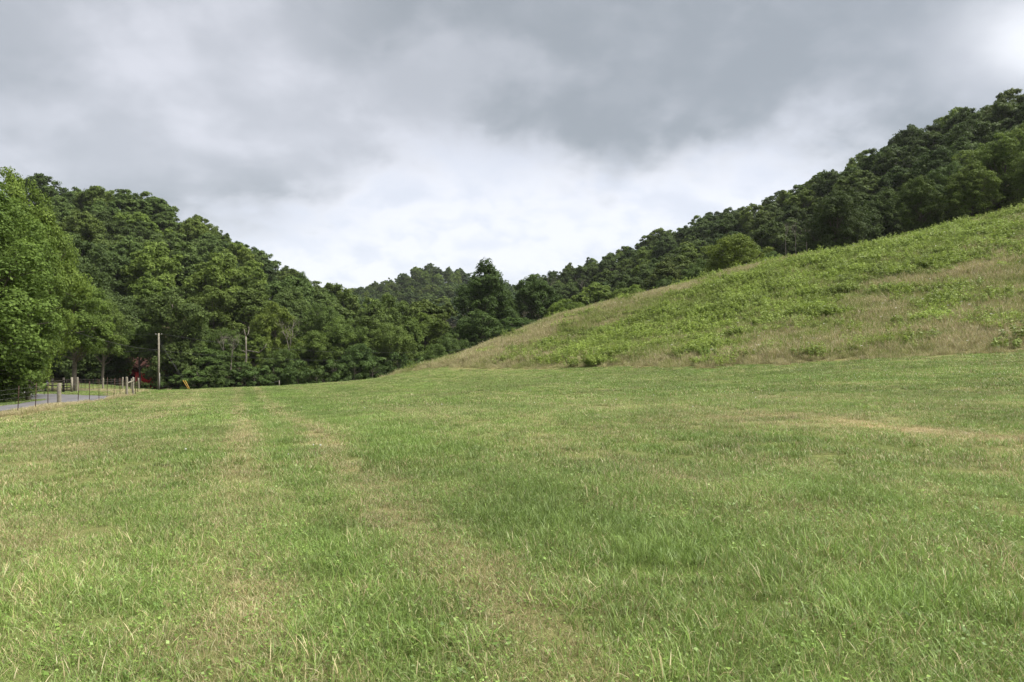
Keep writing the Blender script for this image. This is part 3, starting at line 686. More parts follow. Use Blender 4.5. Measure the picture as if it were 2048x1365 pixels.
PR['mid6'] = tree_meshes('mid6', 8, 15, 5.4, .36, 'spread', 130, 26000, .32, .22, m_leaf.m)
PR['lone'] = tree_meshes('lone', 4, 10, 5.2, .15, 'round', 110, 19000, .29, .19, m_leaf.m, .024)
for i, (shp, b, Rr) in enumerate((('round', .10, 5.4), ('oval', .06, 5.0), ('skirt', .03, 5.2), ('cone', .05, 4.6), ('spread', .14, 5.8), ('skirt', .02, 5.6))):
    PR['mid%d' % i] = tree_meshes('mid%d' % i, 20 + i, 15, Rr, b, shp, 170, 36000, .32, .22, m_leaf.m)
for i, (shp, b, Rr) in enumerate((('round', .22, 5.0), ('oval', .16, 4.7), ('skirt', .12, 4.8), ('spread', .26, 5.3), ('oval', .3, 4.4), ('cone', .14, 4.4))):
    PR['hill%d' % i] = tree_meshes('hill%d' % i, 40 + i, 15, Rr, b, shp, 130, 20000, .44, .30, m_leaf.m)
for i, (shp, b, Rr) in enumerate((('round', .2, 5.2), ('oval', .16, 4.8), ('spread', .2, 5.4), ('cone', .15, 4.6))):
    PR['far%d' % i] = tree_meshes('far%d' % i, 60 + i, 15, Rr, b, shp, 60, 3200, .95, .68, m_far.m, sub=3)
PR['bushA'] = tree_meshes('bushA', 71, 4, 2.6, .0, 'skirt', 34, 9000, .26, .17, m_leaf.m)
PR['bushB'] = tree_meshes('bushB', 72, 4, 2.3, .0, 'round', 34, 9000, .28, .18, m_leaf.m)

TREES = []      # root, px, depth, top row
def tree(px, top, d, wpx, proto, tint, label, group=None, name='broadleaf_tree', cat='tree', rz=None):
    x = (px - 1024) / F * d; z = H1(x, d); p = PR[proto]
    Ht = CZ + (HZ - top) / F * d - z; wm = wpx / F * d
    s, sz = wm / 2 / p['R'], Ht / p['H']
    r = empty(name, (x, d, z - .05), label, cat, group, random.uniform(0, 6.28) if rz is None else rz)
    r.scale = (s, s, sz)
    obj('trunk', p['bark'], r); c = obj('crown', p['crown'], r); c.color = (*tint, 1)
    TREES.append((r, px, d, top, wpx)); return r
YG, MG, DG, OL, LG, BG = (1.35, 1.22, .9), (1, 1, 1), (.76, .78, .80), (1.05, 1.0, .88), (1.45, 1.42, 1.1), (.96, .98, .98)
def jit(t, a=.08): k = random.uniform(1 - a, 1 + a); return tuple(c * k * random.uniform(.97, 1.03) for c in t)
RS = 'big trees beside the road'
tree(-40, 312, 47, 330, 'nearA', (1.08, 1.14, .85), 'tall green tree cut off by the left edge of the photo', RS, 'roadside_tree')
tree(34, 342, 57, 200, 'nearB', (1.3, 1.28, .9), 'yellow green rounded tree top behind the tree at the left edge', RS, 'roadside_tree')
tree(58, 412, 52, 150, 'nearC', (1.18, 1.2, .85), 'light green roadside tree with a straight upright right side', RS, 'roadside_tree', rz=2.2)
tree(146, 545, 78, 150, 'nearC', (1.15, 1.18, .88), 'light green tree with a bare lower trunk on the lawn beyond the road', RS, 'roadside_tree')
tree(28, 640, 50, 100, 'mid5', (1.05, 1.05, .85), 'low dark leafy tree overhanging the inside of the road bend', RS, 'roadside_tree')
tree(-20, 600, 47, 130, 'mid2', (.95, .97, .85), 'dark bushy tree beside the road at the left edge', RS, 'roadside_tree')
tree(204, 598, 93, 100, 'mid6', (1.1, 1.08, .9), 'darker tree on the lawn left of the red barn', RS, 'roadside_tree')
TL = 'trees along the far edge of the field'
for a in ((350, 580, 104, 120, 'vine', MG, 'vine covered tree right behind the utility pole', 'vine_covered_tree'),
          (284, 648, 105, 92, 'vine2', (1.08, 1.08, .95), 'low vine draped tree overhanging the red barn', 'vine_covered_tree'),
          (378, 612, 114, 84, 'mid1', (.95, 1, .9), 'narrow dark tree just right of the vine covered tree'),
          (432, 574, 124, 116, 'mid0', (1.12, 1.1, .9), 'round crowned tree above the grey bare saplings'),
          (505, 558, 127, 122, 'mid3', (1.08, 1.08, .95), 'tall tree rising straight above the dead forked snag'),
          (552, 606, 118, 84, 'mid0', (1.35, 1.28, .9), 'light green round tree to the right of the dead snag'),
          (590, 572, 130, 118, 'mid1', MG, 'wide green tree behind the grey twiggy tree'),
          (640, 604, 122, 100, 'mid4', (.95, .98, .9), 'spreading mid green tree left of the big rounded tree'),
          (690, 632, 109, 118, 'mid2', (1.02, 1.04, .9), 'big rounded tree bulging out over the field edge'),
          (622, 664, 106, 100, 'mid5', (1.1, 1.08, .9), 'rounded tree in front, two crowns right of the snag'),
          (452, 655, 110, 82, 'mid4', (.98, 1, .9), 'thin leaved tree left of the dead snag'),
          (520, 668, 108, 74, 'mid3', (1.25, 1.22, .9), 'small bright leaved tree touching the snag on its right'),
          (572, 700, 103, 86, 'mid5', (.85, .9, .85), 'low dark tree behind the small metal field post'),
          (415, 690, 106, 92, 'mid2', (.85, .9, .85), 'low dark bushy tree right of the yellow guy guards'),
          (742, 604, 126, 112, 'mid1', (1.0, 1.02, .9), 'tree peeping over the big rounded field edge tree'),
          (778, 592, 138, 120, 'mid0', OL, 'olive green broad tree below the gap in the hills'),
          (775, 645, 113, 108, 'mid4', (1.12, 1.14, .92), 'layered spreading tree in the middle of the field edge'),
          (822, 632, 118, 92, 'mid3', (1.05, 1.05, .9), 'tree right of the layered spreading tree'),
          (852, 628, 132, 116, 'mid0', (1.2, 1.16, .9), 'light olive tree at the foot of the distant hill'),
          (868, 690, 108, 74, 'mid5', (.98, 1, .9), 'low rounded tree where the field meets the slope'),
          (905, 662, 112, 84, 'mid2', (.9, .94, .9), 'dark tree left of the tallest dark tree'),
          (726, 690, 104, 90, 'mid5', (.7, .78, .8), 'dark low tree right of the big rounded tree'),
          (664, 588, 165, 84, 'mid1', (.95, 1, .95), 'tree on the skyline at the low gap'),
          (700, 586, 172, 70, 'mid0', (.95, 1, .95), 'rounded tree on the skyline right of the low gap'),
          (598, 546, 178, 66, 'mid1', (.95, 1.02, .95), 'tree standing up alone at the end of the left hill skyline'),
          (965, 522, 130, 122, 'mid1', (.66, .72, .72), 'tallest dark tree in the centre, bushy top against the sky'),
          (958, 618, 121, 128, 'mid2', (.68, .74, .72), 'dark broad tree at the foot of the tallest dark tree'),
          (1012, 572, 132, 92, 'mid1', (.74, .8, .76), 'dark tree leaning on the right of the tallest dark tree'),
          (1070, 550, 134, 108, 'mid0', (.68, .74, .72), 'second tall dark tree, right of the tallest one'),
          (1052, 632, 124, 118, 'mid2', (.7, .76, .74), 'dark bushy tree just above the left end of the meadow crest'),
          (1128, 594, 128, 88, 'mid2', (1.35, 1.3, .85), 'yellow green rounded tree behind the meadow crest'),
          (1158, 606, 122, 66, 'mid5', (1.3, 1.28, .95), 'pale green bushy tree beside the yellow green rounded one'),
          (1192, 584, 142, 62, 'mid2', (1.0, 1.04, .9), 'small dome shaped green tree above the meadow crest'),
          (1262, 566, 128, 84, 'mid2', (1.3, 1.28, .9), 'light green dome shaped tree touching the meadow crest'),
          (1462, 470, 105, 116, 'lone', (1.35, 1.25, .8), 'lone spreading tree with dark trunk on the meadow crest', 'lone_tree'),
          (1530, 498, 125, 84, 'mid4', (.9, .95, .85), 'dark tree right of the lone spreading tree'),
          (1400, 520, 130, 74, 'mid0', (.85, .9, .85), 'tree left of the lone spreading tree'),
          (1335, 548, 134, 70, 'mid2', (.85, .9, .85), 'bushy tree halfway between the dome shaped and lone trees')):
    tree(*a[:5], jit(a[5], .04), a[6], TL if a[0] < 1180 else 'trees behind the meadow crest', a[7] if len(a) > 7 else 'broadleaf_tree')

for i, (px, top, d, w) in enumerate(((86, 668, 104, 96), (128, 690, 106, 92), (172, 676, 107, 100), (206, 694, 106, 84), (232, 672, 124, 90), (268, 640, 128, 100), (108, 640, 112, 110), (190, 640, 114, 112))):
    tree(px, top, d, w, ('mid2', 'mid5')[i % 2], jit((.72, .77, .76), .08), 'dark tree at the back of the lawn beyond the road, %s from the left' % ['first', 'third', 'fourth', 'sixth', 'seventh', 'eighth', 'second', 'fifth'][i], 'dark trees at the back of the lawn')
# woods on the hills: spaced by crown width, trees that nothing shows of are left out
def wood(region, dmin, dmax, pxa, pxb, spacing, hmin, hmax, accept, tries, seed):
    g = np.random.default_rng(seed); pts = []
    d = np.sqrt(g.uniform(dmin ** 2, dmax ** 2, tries)); px = g.uniform(pxa, pxb, tries); x = (px - 1024) / F * d
    z = height(x, d); ok = accept(px, d, z)
    cell = {}
    for i in np.nonzero(ok)[0]:
        c = (int(x[i] // spacing), int(d[i] // spacing)); bad = False
        for a in (-1, 0, 1):
            for b in (-1, 0, 1):
                for j in cell.get((c[0] + a, c[1] + b), ()):
                    if (x[i] - x[j]) ** 2 + (d[i] - d[j]) ** 2 < spacing ** 2: bad = True
        if not bad: cell.setdefault(c, []).append(i); pts.append((px[i], d[i], x[i], z[i], g.uniform(hmin, hmax), region))
    return pts
cols = np.arange(-160, 2240, 4); horizon = np.full(len(cols), 1e9)
# what the ground itself hides
dd = np.arange(30, 640, 2.0)
def raise_h(px, top, wpx):
    u = (cols - px) / (wpx * .5); k = np.abs(u) < .95; o = np.full(len(cols), 1e9)
    o[k] = top + (1 - np.sqrt(1 - u[k] ** 2)) * wpx * .5
    return o
def jedge(px): return np.interp(px, [700, 830, 900, 1000, 1100, 1200, 1350, 1500, 1650, 1800, 2048, 2300], [95, 97, 104, 112, 116, 116, 112, 106, 99, 92, 84, 76])
cand = []
cand += wood('left', 101, 270, 20, 700, 8.6, 13, 19, lambda px, d, z: (d > np.interp(px, [0, 200, 212, 310, 480, 700], [101, 102, 128, 128, 138, 148])), 14000, 5)
cand += wood('valley', 138, 420, 640, 1110, 10.5, 13, 18, lambda px, d, z: (d > 138), 5000, 6)
cand += wood('right', 84, 340, 1090, 2140, 6.4, 11.5, 16, lambda px, d, z: (d > jedge(px) + np.where(px > 1640, 2.0, np.where(px > 1400, 40, 26))) & ~in_poly((px - 1024) / F * d, d, MEADOW), 30000, 8)
far = wood('far', 420, 660, 560, 1250, 9.5, 12, 17, lambda px, d, z: d > 0, 9000, 9)
items = [(t[2], 'x', t[1], t[3], t[4]) for t in TREES]
cand = [(px, d, x, z, h * (np.interp(d, [84, 135], [.68, 1.0]) if reg == 'right' else 1.0), reg) for px, d, x, z, h, reg in cand]
ev = [(d, 'c', px, x, z, h, reg) for px, d, x, z, h, reg in cand + far] + [(t[2], 't', t[1], t[3], t[4]) for t in TREES]
ev.sort(key=lambda e: e[0]); kept = []; gi = 0
for e in ev:
    while gi < len(dd) and dd[gi] <= e[0] - 4:
        xx = (cols - 1024) / F * dd[gi]; horizon = np.minimum(horizon, HZ - F * (height(xx, np.full(len(cols), dd[gi])) - CZ) / dd[gi]); gi += 1
    if e[1] == 't': horizon = np.minimum(horizon, raise_h(e[2], e[3], e[4]) + 6); continue
    d, _, px, x, z, h, reg = e; top = HZ - F * (z + h - CZ) / d; wpx = h * .66 * F / d
    o = raise_h(px, top, wpx); vis = np.sum(np.clip(horizon - o, 0, 60) * (o < 1e8)) * 4
    if vis > .05 * wpx * wpx: kept.append([vis, px, d, x, z, h, reg, top, wpx]); horizon = np.minimum(horizon, o + 3)
# which trees stand on the skyline of their hill
sky_h = horizon.copy()
for k in kept:
    i = np.argmin(abs(cols - k[1])); k.append(k[7] <= sky_h[max(i - 1, 0):i + 2].min() + 9)
kept.sort(key=lambda k: -k[8] * k[8] * min(1, k[0] / (k[8] * k[8])))
NMAX = 240
single, rest = kept[:NMAX], kept[NMAX:]
ORD = ['first', 'second', 'third', 'fourth', 'fifth', 'sixth', 'seventh', 'eighth', 'ninth', 'tenth', 'eleventh', 'twelfth', 'thirteenth', 'fourteenth', 'fifteenth', 'sixteenth', 'seventeenth', 'eighteenth', 'nineteenth', 'twentieth']
cnt = {}
single.sort(key=lambda k: k[1])
def shade(): 
    u = random.random()
    return jit((.66, .70, .72) if u < .2 else DG if u < .34 else OL if u < .48 else BG if u < .6 else MG if u < .78 else (1.42, 1.36, 1.02), .12)
for vis, px, d, x, z, h, reg, top, wpx, onsky in single:
    hill = {'left': 'left hill', 'right': 'right hill', 'valley': 'valley end', 'far': 'distant hill'}[reg]
    tint = shade()
    if reg == 'right': tint = tuple(c * .86 for c in tint)  # right hill's shaded side painted in: all its crowns tinted darker
    tone = 'dark green' if sum(tint) < 2.45 else 'light green' if sum(tint) > 3.1 else 'mid green'
    visible = 0 <= px <= 2048
    if onsky and visible:
        c = cnt.get(reg, 0); cnt[reg] = c + 1
        lab = '%s tree on the %s skyline, %s one from the left' % (tone, hill, ORD[c] if c < 20 else '%dth' % (c + 1))
        grp = 'skyline trees on the ' + hill
    elif reg == 'right' and d < jedge(px) + 12 and visible:
        c = cnt.get('edge', 0); cnt['edge'] = c + 1
        lab = '%s tree in the front row above the meadow, %s from the left' % (tone, ORD[c] if c < 20 else '%dth' % (c + 1))
        grp = 'front row of the wood above the meadow'
    else:
        zone = 'at the foot of' if z < 6 + (8 if reg == 'right' else 0) else 'on the upper slope of' if z > 22 else 'halfway up'
        key = (tone, zone, hill); c = cnt.get(key, 0); cnt[key] = c + 1
        lab = '%s crown inside the %s %s wood, %s from the left' % (tone, {'at the foot of': 'lower', 'on the upper slope of': 'upper', 'halfway up': 'middle'}[zone], hill, ORD[c] if c < 20 else '%dth' % (c + 1)); grp = '%s trees inside the wood %s the %s' % (tone, zone, hill)
    near_edge = d < 118
    p = random.choice(['mid2', 'mid5', 'mid2', 'mid1']) if near_edge else 'hill%d' % random.randrange(6)
    w = wpx * random.uniform(.88, 1.16)
    tree(px, top, d, w, p, tint, lab, grp, 'woodland_tree')
# the distant wooded hill and the scraps of canopy behind: one mass
took = {(round(k[3], 3), round(k[2], 3)) for k in single}; fx = np.array([(p[2], p[1], p[3], p[4]) for p in far if (round(p[2], 3), round(p[1], 3)) not in took] + [(k[3], k[2], k[4], k[5]) for k in rest if k[6] != 'far']); n = len(fx); s = fx[:, 3] / 15
scatter('distant_wood', proto_collection('far_crowns', [PR['far%d' % i]['crown'] for i in range(4)]), fx[:, :3], np.stack([np.zeros(n), np.zeros(n), rng.uniform(0, 6.28, n)], 1), np.stack([s * rng.uniform(.95, 1.2, n), s * rng.uniform(.95, 1.2, n), s], 1), rng.integers(0, 4, n), np.zeros(n), np.ones(n), 'far wooded hill reading as one mass of crowns')

# shrubs at the shaded foot of the tree line
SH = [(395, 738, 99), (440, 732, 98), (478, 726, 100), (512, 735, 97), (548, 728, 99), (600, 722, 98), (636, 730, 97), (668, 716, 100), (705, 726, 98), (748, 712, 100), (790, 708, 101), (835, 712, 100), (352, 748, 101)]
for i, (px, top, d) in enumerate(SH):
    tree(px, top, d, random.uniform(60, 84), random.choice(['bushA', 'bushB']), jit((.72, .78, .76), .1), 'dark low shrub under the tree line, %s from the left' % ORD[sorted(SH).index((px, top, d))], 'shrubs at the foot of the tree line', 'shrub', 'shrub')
for px, top, d, wpx, lab in ((1098, 672, 95, 40, 'bright green shrub on the left part of the meadow crest'), (1610, 520, 94, 60, 'green shrub at the top of the meadow below the bare trunks'), (2030, 535, 62, 95, 'fresh green leafy bush at the right edge of the meadow')):
    tree(px, top, d, wpx, 'bushA', (1.5, 1.5, .85), lab, 'green bushes in the meadow', 'shrub', 'shrub')
# single weed clumps standing out of the meadow
wm = [bmesh_of('weed_clump', [weed_arrays(s + 500, .55, .95, 24, 34, .13, .055)], m_weedo.m) for s in range(3)]
for i, (px, py, sc, lab) in enumerate(((1610, 668, 1.0, 'round dark green weed clump in the tan grass above the field'), (1420, 722, 1.5, 'widest green weed clump at the foot of the slope'), (1268, 706, 1.1, 'green weed clump low on the slope left of the widest one'),
        (1560, 668, 1.1, 'green weed clump just left of the round dark one'), (1540, 705, .9, 'green weed clump in straw just above the mown edge'), (1905, 640, 1.1, 'bright leafy weed clump alone in the pale dry grass'), (1775, 585, 1.4, 'dark weed clump at the lower rim of the green drift'),
        (1250, 672, .9, 'small green weed clump near the left end of the green drift'), (1040, 692, .8, 'tall thin weed clump near the left end of the meadow'), (978, 718, .8, 'dark weed clump in the meadow above the field corner'), (1640, 525, 1.0, 'small dark weed clump in the tan strip under the crest'))):
    x, y, z = hit(px, py); o = obj('weed_clump', wm[i % 3], loc=(x, y, z)); o.scale = (sc * .85, sc * .85, sc * .75); o.rotation_euler = (0, 0, i * 1.7); tag(o, lab, 'weed', 'weed clumps standing out in the meadow')
# thin dark sapling in the meadow
def branchy(mb, p, dirv, L, r, depth, g, spread=.55, up=.25):
    dirv = np.array(dirv, float); dirv /= np.linalg.norm(dirv); pts = [np.array(p, float)]
    for k in range(4): dirv = dirv + g.normal(0, .10, 3) + np.array([0, 0, up * .15]); dirv /= np.linalg.norm(dirv); pts.append(pts[-1] + dirv * L / 4)
    mb.tube(pts, np.linspace(r, r * .45, 5), 5 if r > .03 else 4, False)
    if depth > 0:
        for k in range(3 if depth > 1 else 4):
            f = g.uniform(.35, 1.0); q = pts[min(int(f * 4), 4)]; nd = dirv + g.normal(0, spread, 3) + np.array([0, 0, up]); branchy(mb, q, nd, L * g.uniform(.5, .72), r * .5, depth - 1, g, spread, up)
def bare_tree(name, px, base, top, d, seed, lab, group, mat, depth=3, r=.11, leanx=0.0, n=1):
    x, y, z0 = (px - 1024) / F * d, d, CZ + (HZ - base) / F * d; z0 = min(z0, H1((px - 1024) / F * d, d) + 40)
    h = (base - top) / F * d; g = np.random.default_rng(seed); gz = H1(x, y)
    r0 = empty(name, (x, y, gz - .1), lab, 'tree', group); mb = MB(); below = max(z0 - gz, 0)
    mb.tube([(0, 0, 0), (.05, 0, below * .5), (0, 0, below + .1)], [r * 1.25, r * 1.1, r], 7, False)
    obj('trunk', mb.mesh('trunk', mat, True), r0); mb = MB()
    for k in range(n): branchy(mb, (0, 0, below), (leanx + g.normal(0, .18), g.normal(0, .12), 1), h * .62, r * .8, depth, g)
    obj('branches', mb.mesh('branches', mat, True), r0); return r0
for a in ((462, 735, 640, 105, 1, 'bare grey sapling left of the dead snag'), (448, 720, 655, 107, 2, 'second bare grey sapling, furthest left of the snag'), (578, 700, 632, 104, 3, 'grey twiggy leafless tree among green crowns')):
    bare_tree('bare_tree', *a[:5], a[5], 'leafless trees in the tree line', m_dead.m, 3, .09, n=2 if a[4] == 3 else 1)
for i, (px, top, base, d) in enumerate(((1572, 440, 478, 136), (1592, 436, 476, 138), (1614, 442, 474, 134), (1638, 432, 470, 132), (1664, 412, 452, 134), (1170, 545, 590, 190), (1100, 540, 580, 235))):
    bare_tree('bare_tree', px, base, top, d, 30 + i, ('pale leafless trunk in the wood above the meadow, %s from the left' % ORD[i]) if i < 5 else ('pale leafless tree far down the right hill, %s of the two' % ('nearer' if i == 5 else 'farther')), 'leafless trunks in the right wood', m_dead.m, 3, .05, n=2)
# forked dead snag
def snag():
    d = 101; x = (490 - 1024) / F * d; gz = H1(x, d); P = lambda px, py, dy=0: np.array([(px - 490) / F * d, dy, CZ + (HZ - py) / F * d - gz])
    r = empty('dead_snag', (x, d, gz - .1), 'bleached forked dead snag standing in front of the tree line', 'tree'); mb = MB()
    mb.tube([(0, 0, -.2), P(488, 745), P(493, 715), P(492, 690), P(492, 672)], [.17, .16, .14, .11, .085], 8); obj('trunk', mb.mesh('trunk', m_dead.m, True), r)
    for pts in ([P(492, 673), P(496, 666, .1), P(497, 658, .2), P(496.5, 652, .2)], [P(492, 673), P(490, 666), P(488.5, 657, -.1)], [P(491, 704), P(488, 701, -.1), P(484, 699, -.3)], [P(494, 700), P(520, 704, -.3), P(531, 696, -.5), P(536, 686, -.5)]):
        mb = MB(); mb.tube(pts, np.linspace(.085, .03, len(pts)), 6); obj('branch', mb.mesh('branch', m_dead.m, True), r)
snag()

# ------------------------------------------------------------------ red barn behind the vines
def barn():
    d = 116; x = (303 - 1024) / F * d; z = CZ + (HZ - 785) / F * 113
    r = empty('barn', (x, d, z - .3), 'red board barn mostly hidden behind the vine covered tree', 'barn', rz=.12)
    w, dp, hw, hr = 7.6, 6.0, 4.4, 6.2
    k = 34; bw = w / k
    bm = MB(); bm.box((0, 0, .06), (bw * .93, .06, .12)); 
    def board(h0, h1):
        m = MB(); m.box((0, 0, (h0 + h1) / 2), (bw * .94, .05, h1 - h0)); return m.mesh('board', m_red.m)
    full = board(.1, hw); over = board(3.1, hw)
    for i in range(k):
        xx = -w / 2 + (i + .5) * bw
        o = obj('board', over if -3.2 < xx < -1.3 else full, r); o.location = (xx, -dp / 2 + random.uniform(-.008, .008), 0)
    m = MB(); m.box((-w / 2, 0, hw / 2), (.08, dp, hw)); m.box((w / 2, 0, hw / 2), (.08, dp, hw)); m.box((0, dp / 2, hw / 2), (w, .08, hw)); obj('side_wall', m.mesh('side_wall', m_red.m), r)
    m = MB(); m.box((-2.25, -dp / 2 + .35, 1.6), (1.9, .05, 3.1)); obj('doorway_shade_sheet', m.mesh('doorway_shade_sheet', m_black), r)  # black sheet behind the door opening, painted in place of interior shade
    m = MB(); m.box((-3.22, -dp / 2 - .03, 1.6), (.14, .1, 3.1)); m.box((-1.28, -dp / 2 - .03, 1.6), (.14, .1, 3.1)); obj('door_frame', m.mesh('door_frame', m_red.m), r)
    sl = math.atan2(hr - hw, dp / 2 + .4); L = math.hypot(hr - hw, dp / 2 + .4) + .1
    for s in (-1, 1):
        m = MB(); m.box((0, s * (dp / 4 + .2), (hw + hr) / 2 + .02), (w + .7, L, .06), 0, -s * sl); 
        for q in range(14): m.box((-w / 2 - .3 + q * (w + .6) / 13, s * (dp / 4 + .2), (hw + hr) / 2 + .06), (.05, L, .05), 0, -s * sl)
        obj('roof_slope', m.mesh('roof_slope', m_tin.m), r)
    for s in (-1, 1):
        m = MB(); xx = s * w / 2; m.add([(xx - .04, -dp / 2, hw), (xx - .04, dp / 2, hw), (xx - .04, 0, hr - .1), (xx + .04, -dp / 2, hw), (xx + .04, dp / 2, hw), (xx + .04, 0, hr - .1)], [(0, 3, 5, 2), (1, 2, 5, 4), (0, 1, 4, 3)], [(0, 2, 1), (3, 4, 5)]); obj('gable', m.mesh('gable', m_red.m), r)
barn()

# ------------------------------------------------------------------ utility pole, cables, guy guards
PD = 95.0; PX = (317.5 - 1024) / F * PD; PZ = H1(PX, PD)
ptop = CZ + (HZ - 667) / F * PD - PZ
def pole():
    r = empty('utility_pole', (PX, PD, PZ), 'grey wooden utility pole at the field edge in front of the vines', 'utility pole')
    m = MB(); m.tube([(0, 0, -.5), (.03, 0, ptop * .5), (0, 0, ptop)], [.14, .125, .10], 12); obj('shaft', m.mesh('shaft', m_post.m, True), r)
    for s in (-1, 1):
        m = MB(); m.tube([(0, 0, ptop - .30), (s * .25, 0, ptop - .20), (s * .42, 0, ptop - .17)], .022, 6); b = obj('bracket', m.mesh('bracket', m_wire), r)
        m = MB(); m.tube([(s * .42, 0, ptop - .2), (s * .42, 0, ptop - .14), (s * .42, 0, ptop - .08), (s * .42, 0, ptop - .02)], [.04, .06, .035, .05], 8); obj('insulator', m.mesh('insulator', m_glass, True), b)
    m = MB(); m.box((-.15, 0, ptop - 2.35), (.06, .1, .35)); obj('service_clamp', m.mesh('service_clamp', m_tpost.m), r)
    m = MB(); m.tube([(.19, -.02, 0), (.185, -.02, 1.0), (.175, -.02, 2.4)], .03, 6); obj('ground_conduit', m.mesh('ground_conduit', m_conc.m), r)
pole()
def cable(a, b, sag, rad, lab, grp, name='power_cable', cat='cable'):
    t = np.linspace(0, 1, 40)[:, None]; p = np.array(a) * (1 - t) + np.array(b) * t; p[:, 2] -= sag * 4 * (t * (1 - t))[:, 0]
    m = MB(); m.tube(p, rad, 5); tag(obj(name, m.mesh(name, m_cable, True)), lab, cat, grp)
PC = 'cables on the utility pole'
zc = PZ + ptop
cable((PX, PD, zc - 2.3), W(-60, 578, 46), .9, .012, 'cable falling from the upper left corner of the trees to the pole', PC)
cable((PX, PD, zc - 2.4), W(100, 704, 100), .15, .013, 'level cable running left from the middle of the pole', PC)
cable((PX - .42, PD, zc - .1), W(180, 668, 108), .1, .008, 'thin level cable leaving the pole top to the left', PC)
cable((PX + .42, PD, zc - .1), W(1030, 688, 112), 2.0, .008, 'long thin cable from the pole top across the tree line', PC)
cable((PX, PD, zc - 2.4), W(1060, 700, 114), 1.6, .008, 'lower long cable from the pole across the dark tree line', PC)
cable((PX, PD, zc - 1.2), W(288, 738, 99), .05, .008, 'steep cable from the pole down towards the barn roof', PC)
GX1, GX2 = hit(382, 779.5), hit(384, 779.5)
for i, (px, top) in enumerate(((366.5, 761), (371, 761))):
    dg = 90.0; b = np.array(W(380.5 + i * 2.2, 781.5, dg)); b[2] = H1(b[0], dg); t = np.array(W(px, top, dg + .3)); 
    side = 'left' if i == 0 else 'right'
    r = empty('guy_wire', b, '%s of the two yellow guarded guy wires of the utility pole' % side, 'guy wire', 'guy wires of the pole')
    m = MB(); m.tube([np.zeros(3), (t - b) * .5, t - b], .030, 8); obj('guard', m.mesh('guard', m_yellow, True), r)
    m = MB(); e = np.array([PX, PD, zc - .6 - i * .5]) - b; m.tube([t - b, (t - b + e) / 2 + np.array([0, 0, -.1]), e], .007, 5); obj('strand', m.mesh('strand', m_cable), r)
    m = MB(); m.tube([(0, 0, -.3), (0, 0, .12)], .03, 6); obj('anchor', m.mesh('anchor', m_tpost.m), r)

# ------------------------------------------------------------------ fences
def tpost_mesh(h):
    m = MB(); m.box((0, 0, h / 2 - .1), (.034, .01, h + .2)); m.box((0, .016, h / 2 - .1), (.01, .026, h + .2))
    for k in range(9): m.box((0, -.009, .25 + k * (h - .35) / 9), (.03, .012, .02))
    return m.mesh('steel_post', m_tpost.m)
def wpost_mesh(h, r, seed):
    g = np.random.default_rng(seed); m = MB(); z = np.array([-.25, .1, h * .4, h * .8, h - .03, h]); m.tube(np.stack([g.normal(0, .012, 6), g.normal(0, .012, 6), z], 1), r * np.array([1.08, 1.04, 1, .97, .95, .86]), 10); return m.mesh('wooden_post', m_post.m, True)
tp = tpost_mesh(1.42)
def wires(parent, pts, n, h, rad):
    for k in range(n):
        z = .15 + (h - .2) * k / (n - 1); m = MB(); p = []
        for a, b in zip(pts[:-1], pts[1:]):
            for t in (0, .5): q = np.array(a) * (1 - t) + np.array(b) * t; p.append(q + np.array([0, -.03, z - (.02 if t else 0)]))
        p.append(np.array(pts[-1]) + np.array([0, -.03, z])); m.tube(p, rad, 4); obj('wire', m.mesh('wire', m_wire), parent)
def fence_near():
    r = empty('wire_fence', (0, 0, 0), 'rusty steel post wire fence along the near side of the road', 'fence'); P = [np.array(p) for p in FENCE_A]
    big = wpost_mesh(1.32, .105, 1)
    for i, p in enumerate(P):
        o = obj('wooden_post' if i == 4 else 'steel_post', big if i == 4 else tp, r, p)
        o.rotation_euler = (random.gauss(0, .015), random.gauss(0, .02), .5 + random.gauss(0, .2)); o.scale = (1, 1, random.uniform(.93, 1.05))
        if i == 4: tag(o, 'thick pale round wooden post')
    ends = [hit(255, 794), hit(267.5, 790.5), hit(263, 781), hit(278.5, 778)]
    for i, e in enumerate(ends):
        o = obj('wooden_post', wpost_mesh(1.42, .085, 5 + i), r, e); o.rotation_euler = (random.gauss(0, .03), (-.02, -.01, -.07, .03)[i], i)
    for px, py in ((272, 789), (276, 785.5), (281, 782)): obj('steel_post', tp, r, hit(px, py))
    a, b = np.array(ends[0]), np.array(ends[1]); m = MB(); m.tube([a + (0, 0, 1.0), b + (0, 0, 1.15)], .05, 8); obj('brace_rail', m.mesh('brace_rail', m_post.m, True), r)
    wires(r, P + [np.array(ends[1]), np.array(hit(281, 782))], 6, 1.25, .003)
fence_near()
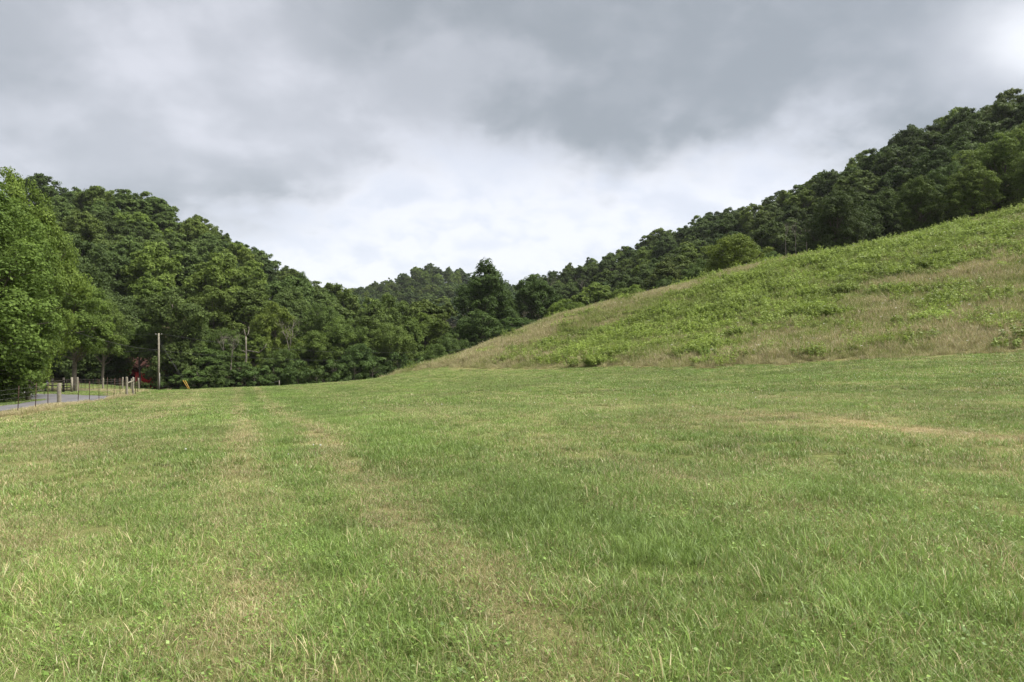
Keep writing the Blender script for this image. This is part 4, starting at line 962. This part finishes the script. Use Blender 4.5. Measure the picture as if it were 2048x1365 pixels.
def fence_far():
    r = empty('wire_fence', (0, 0, 0), 'wire fence with pale capped posts on the bank beyond the road', 'fence')
    pw = [(155.5, 784), (207, 780), (246, 778)]; E_ = [hit(*p) for p in pw]
    for i, e in enumerate(E_): obj('wooden_post', wpost_mesh(1.45, .10, 20 + i), r, e)
    for px, py in ((163, 783), (171, 782.5), (179, 782), (187, 781.5), (195, 781), (215, 780), (223, 779.5), (232, 779), (239, 778.5)): obj('steel_post', tp, r, hit(px, py))
    wires(r, E_, 5, 1.3, .006)
    g = empty('field_gate', hit(124, 786), 'dark barred field gate and board rails beyond the road', 'gate'); L0 = np.array(g.location)
    posts = [hit(92, 783), hit(106, 784), hit(128, 785), hit(144.5, 784.5)]
    for i, p in enumerate(posts):
        m = MB(); m.box((0, 0, .65), (.16, .16, 1.6), ch=.1); o = obj('gate_post', m.mesh('gate_post', m_board.m if i in (0, 2) else m_post.m), g); o.location = np.array(p) - L0
    def rails(a, b, hs, th):
        for h in hs:
            m = MB(); m.tube([np.array(a) - L0 + (0, -.1, h), np.array(b) - L0 + (0, -.1, h)], th, 4); obj('rail', m.mesh('rail', m_board.m), g)
    rails(posts[0], posts[1], (1.15, .7), .06); rails(posts[1], posts[2], (1.15, .7), .05); rails(posts[2], posts[3], (1.2, .95, .7, .45, .2), .04)
    mid = (np.array(posts[2]) + np.array(posts[3])) / 2 - L0; m = MB(); m.tube([mid + (0, -.12, .2), mid + (0, -.12, 1.2)], .045, 4); obj('stile', m.mesh('stile', m_board.m), g)
fence_far()
def field_post():
    x, y, z = hit(559, 773); d = 84.0; x = (559 - 1024) / F * d; z = H1(x, d)
    r = empty('metal_post', (x, d, z), 'thin grey post with a slanting stay at the far field edge', 'post')
    m = MB(); m.tube([(0, 0, -.3), (0, 0, 1.02)], .055, 7); obj('shaft', m.mesh('shaft', m_dead.m), r)
    m = MB(); m.tube([(0, 0, .98), (-.8, .1, .78), (-1.45, .2, .6)], .015, 5); obj('stay', m.mesh('stay', m_wire), r)
field_post()
def roadside_box():
    x, y, z = hit(96.5, 783); r = empty('road_marker', (x, y, z), 'small white marker box on a post beside the driveway', 'marker')
    m = MB(); m.tube([(0, 0, -.2), (0, 0, .8)], .03, 6); obj('stem', m.mesh('stem', m_tpost.m), r)
    m = MB(); m.box((0, 0, .95), (.24, .12, .34), ch=.06); obj('panel', m.mesh('panel', m_white), r)
    x, y, z = hit(64, 783.5); r = empty('culvert', (x, y, z), 'pale culvert end with a black mouth beside the road', 'culvert'); m = MB()
    a = np.linspace(0, math.pi, 9); ro, ri = .42, .28; v = []
    for yy in (-.1, .5):
        for q in a: v.append((ro * math.cos(q) * 1.5, yy, ro * math.sin(q)))
        for q in a: v.append((ri * math.cos(q) * 1.5, yy, ri * math.sin(q)))
    f = []
    for i in range(8): f += [(i, i + 1, i + 10, i + 9), (18 + i, 18 + i + 9, 18 + i + 10, 18 + i + 1), (i, 18 + i, 18 + i + 1, i + 1), (9 + i, 10 + i, 28 + i, 27 + i)]
    m.add(v, f); obj('headwall', m.mesh('headwall', m_conc.m), r)
    m = MB(); m.add([(0, .3, 0)] + [(ri * math.cos(q) * 1.5, .3, ri * math.sin(q)) for q in a], [], [(0, i + 1, i + 2) for i in range(8)]); obj('mouth', m.mesh('mouth', m_black), r)  # black sheet closing the pipe, its inner shade put into the colour
roadside_box()
# ------------------------------------------------------------------ thin summer haze over the valley
m = MB(); m.box((0, 0, 40), (5600, 5600, 110)); hz = Mat('valley_haze'); hz.N.remove(hz.b)
pv = hz.n('ShaderNodeVolumePrincipled'); pv.inputs['Color'].default_value = (.92, .95, 1, 1); pv.inputs['Density'].default_value = .00007; pv.inputs['Anisotropy'].default_value = .2
hz.L.new(pv.outputs[0], hz.out.inputs['Volume'])
tag(obj('haze', m.mesh('haze', hz.m)), 'thin summer haze over the valley', None, None, 'stuff')
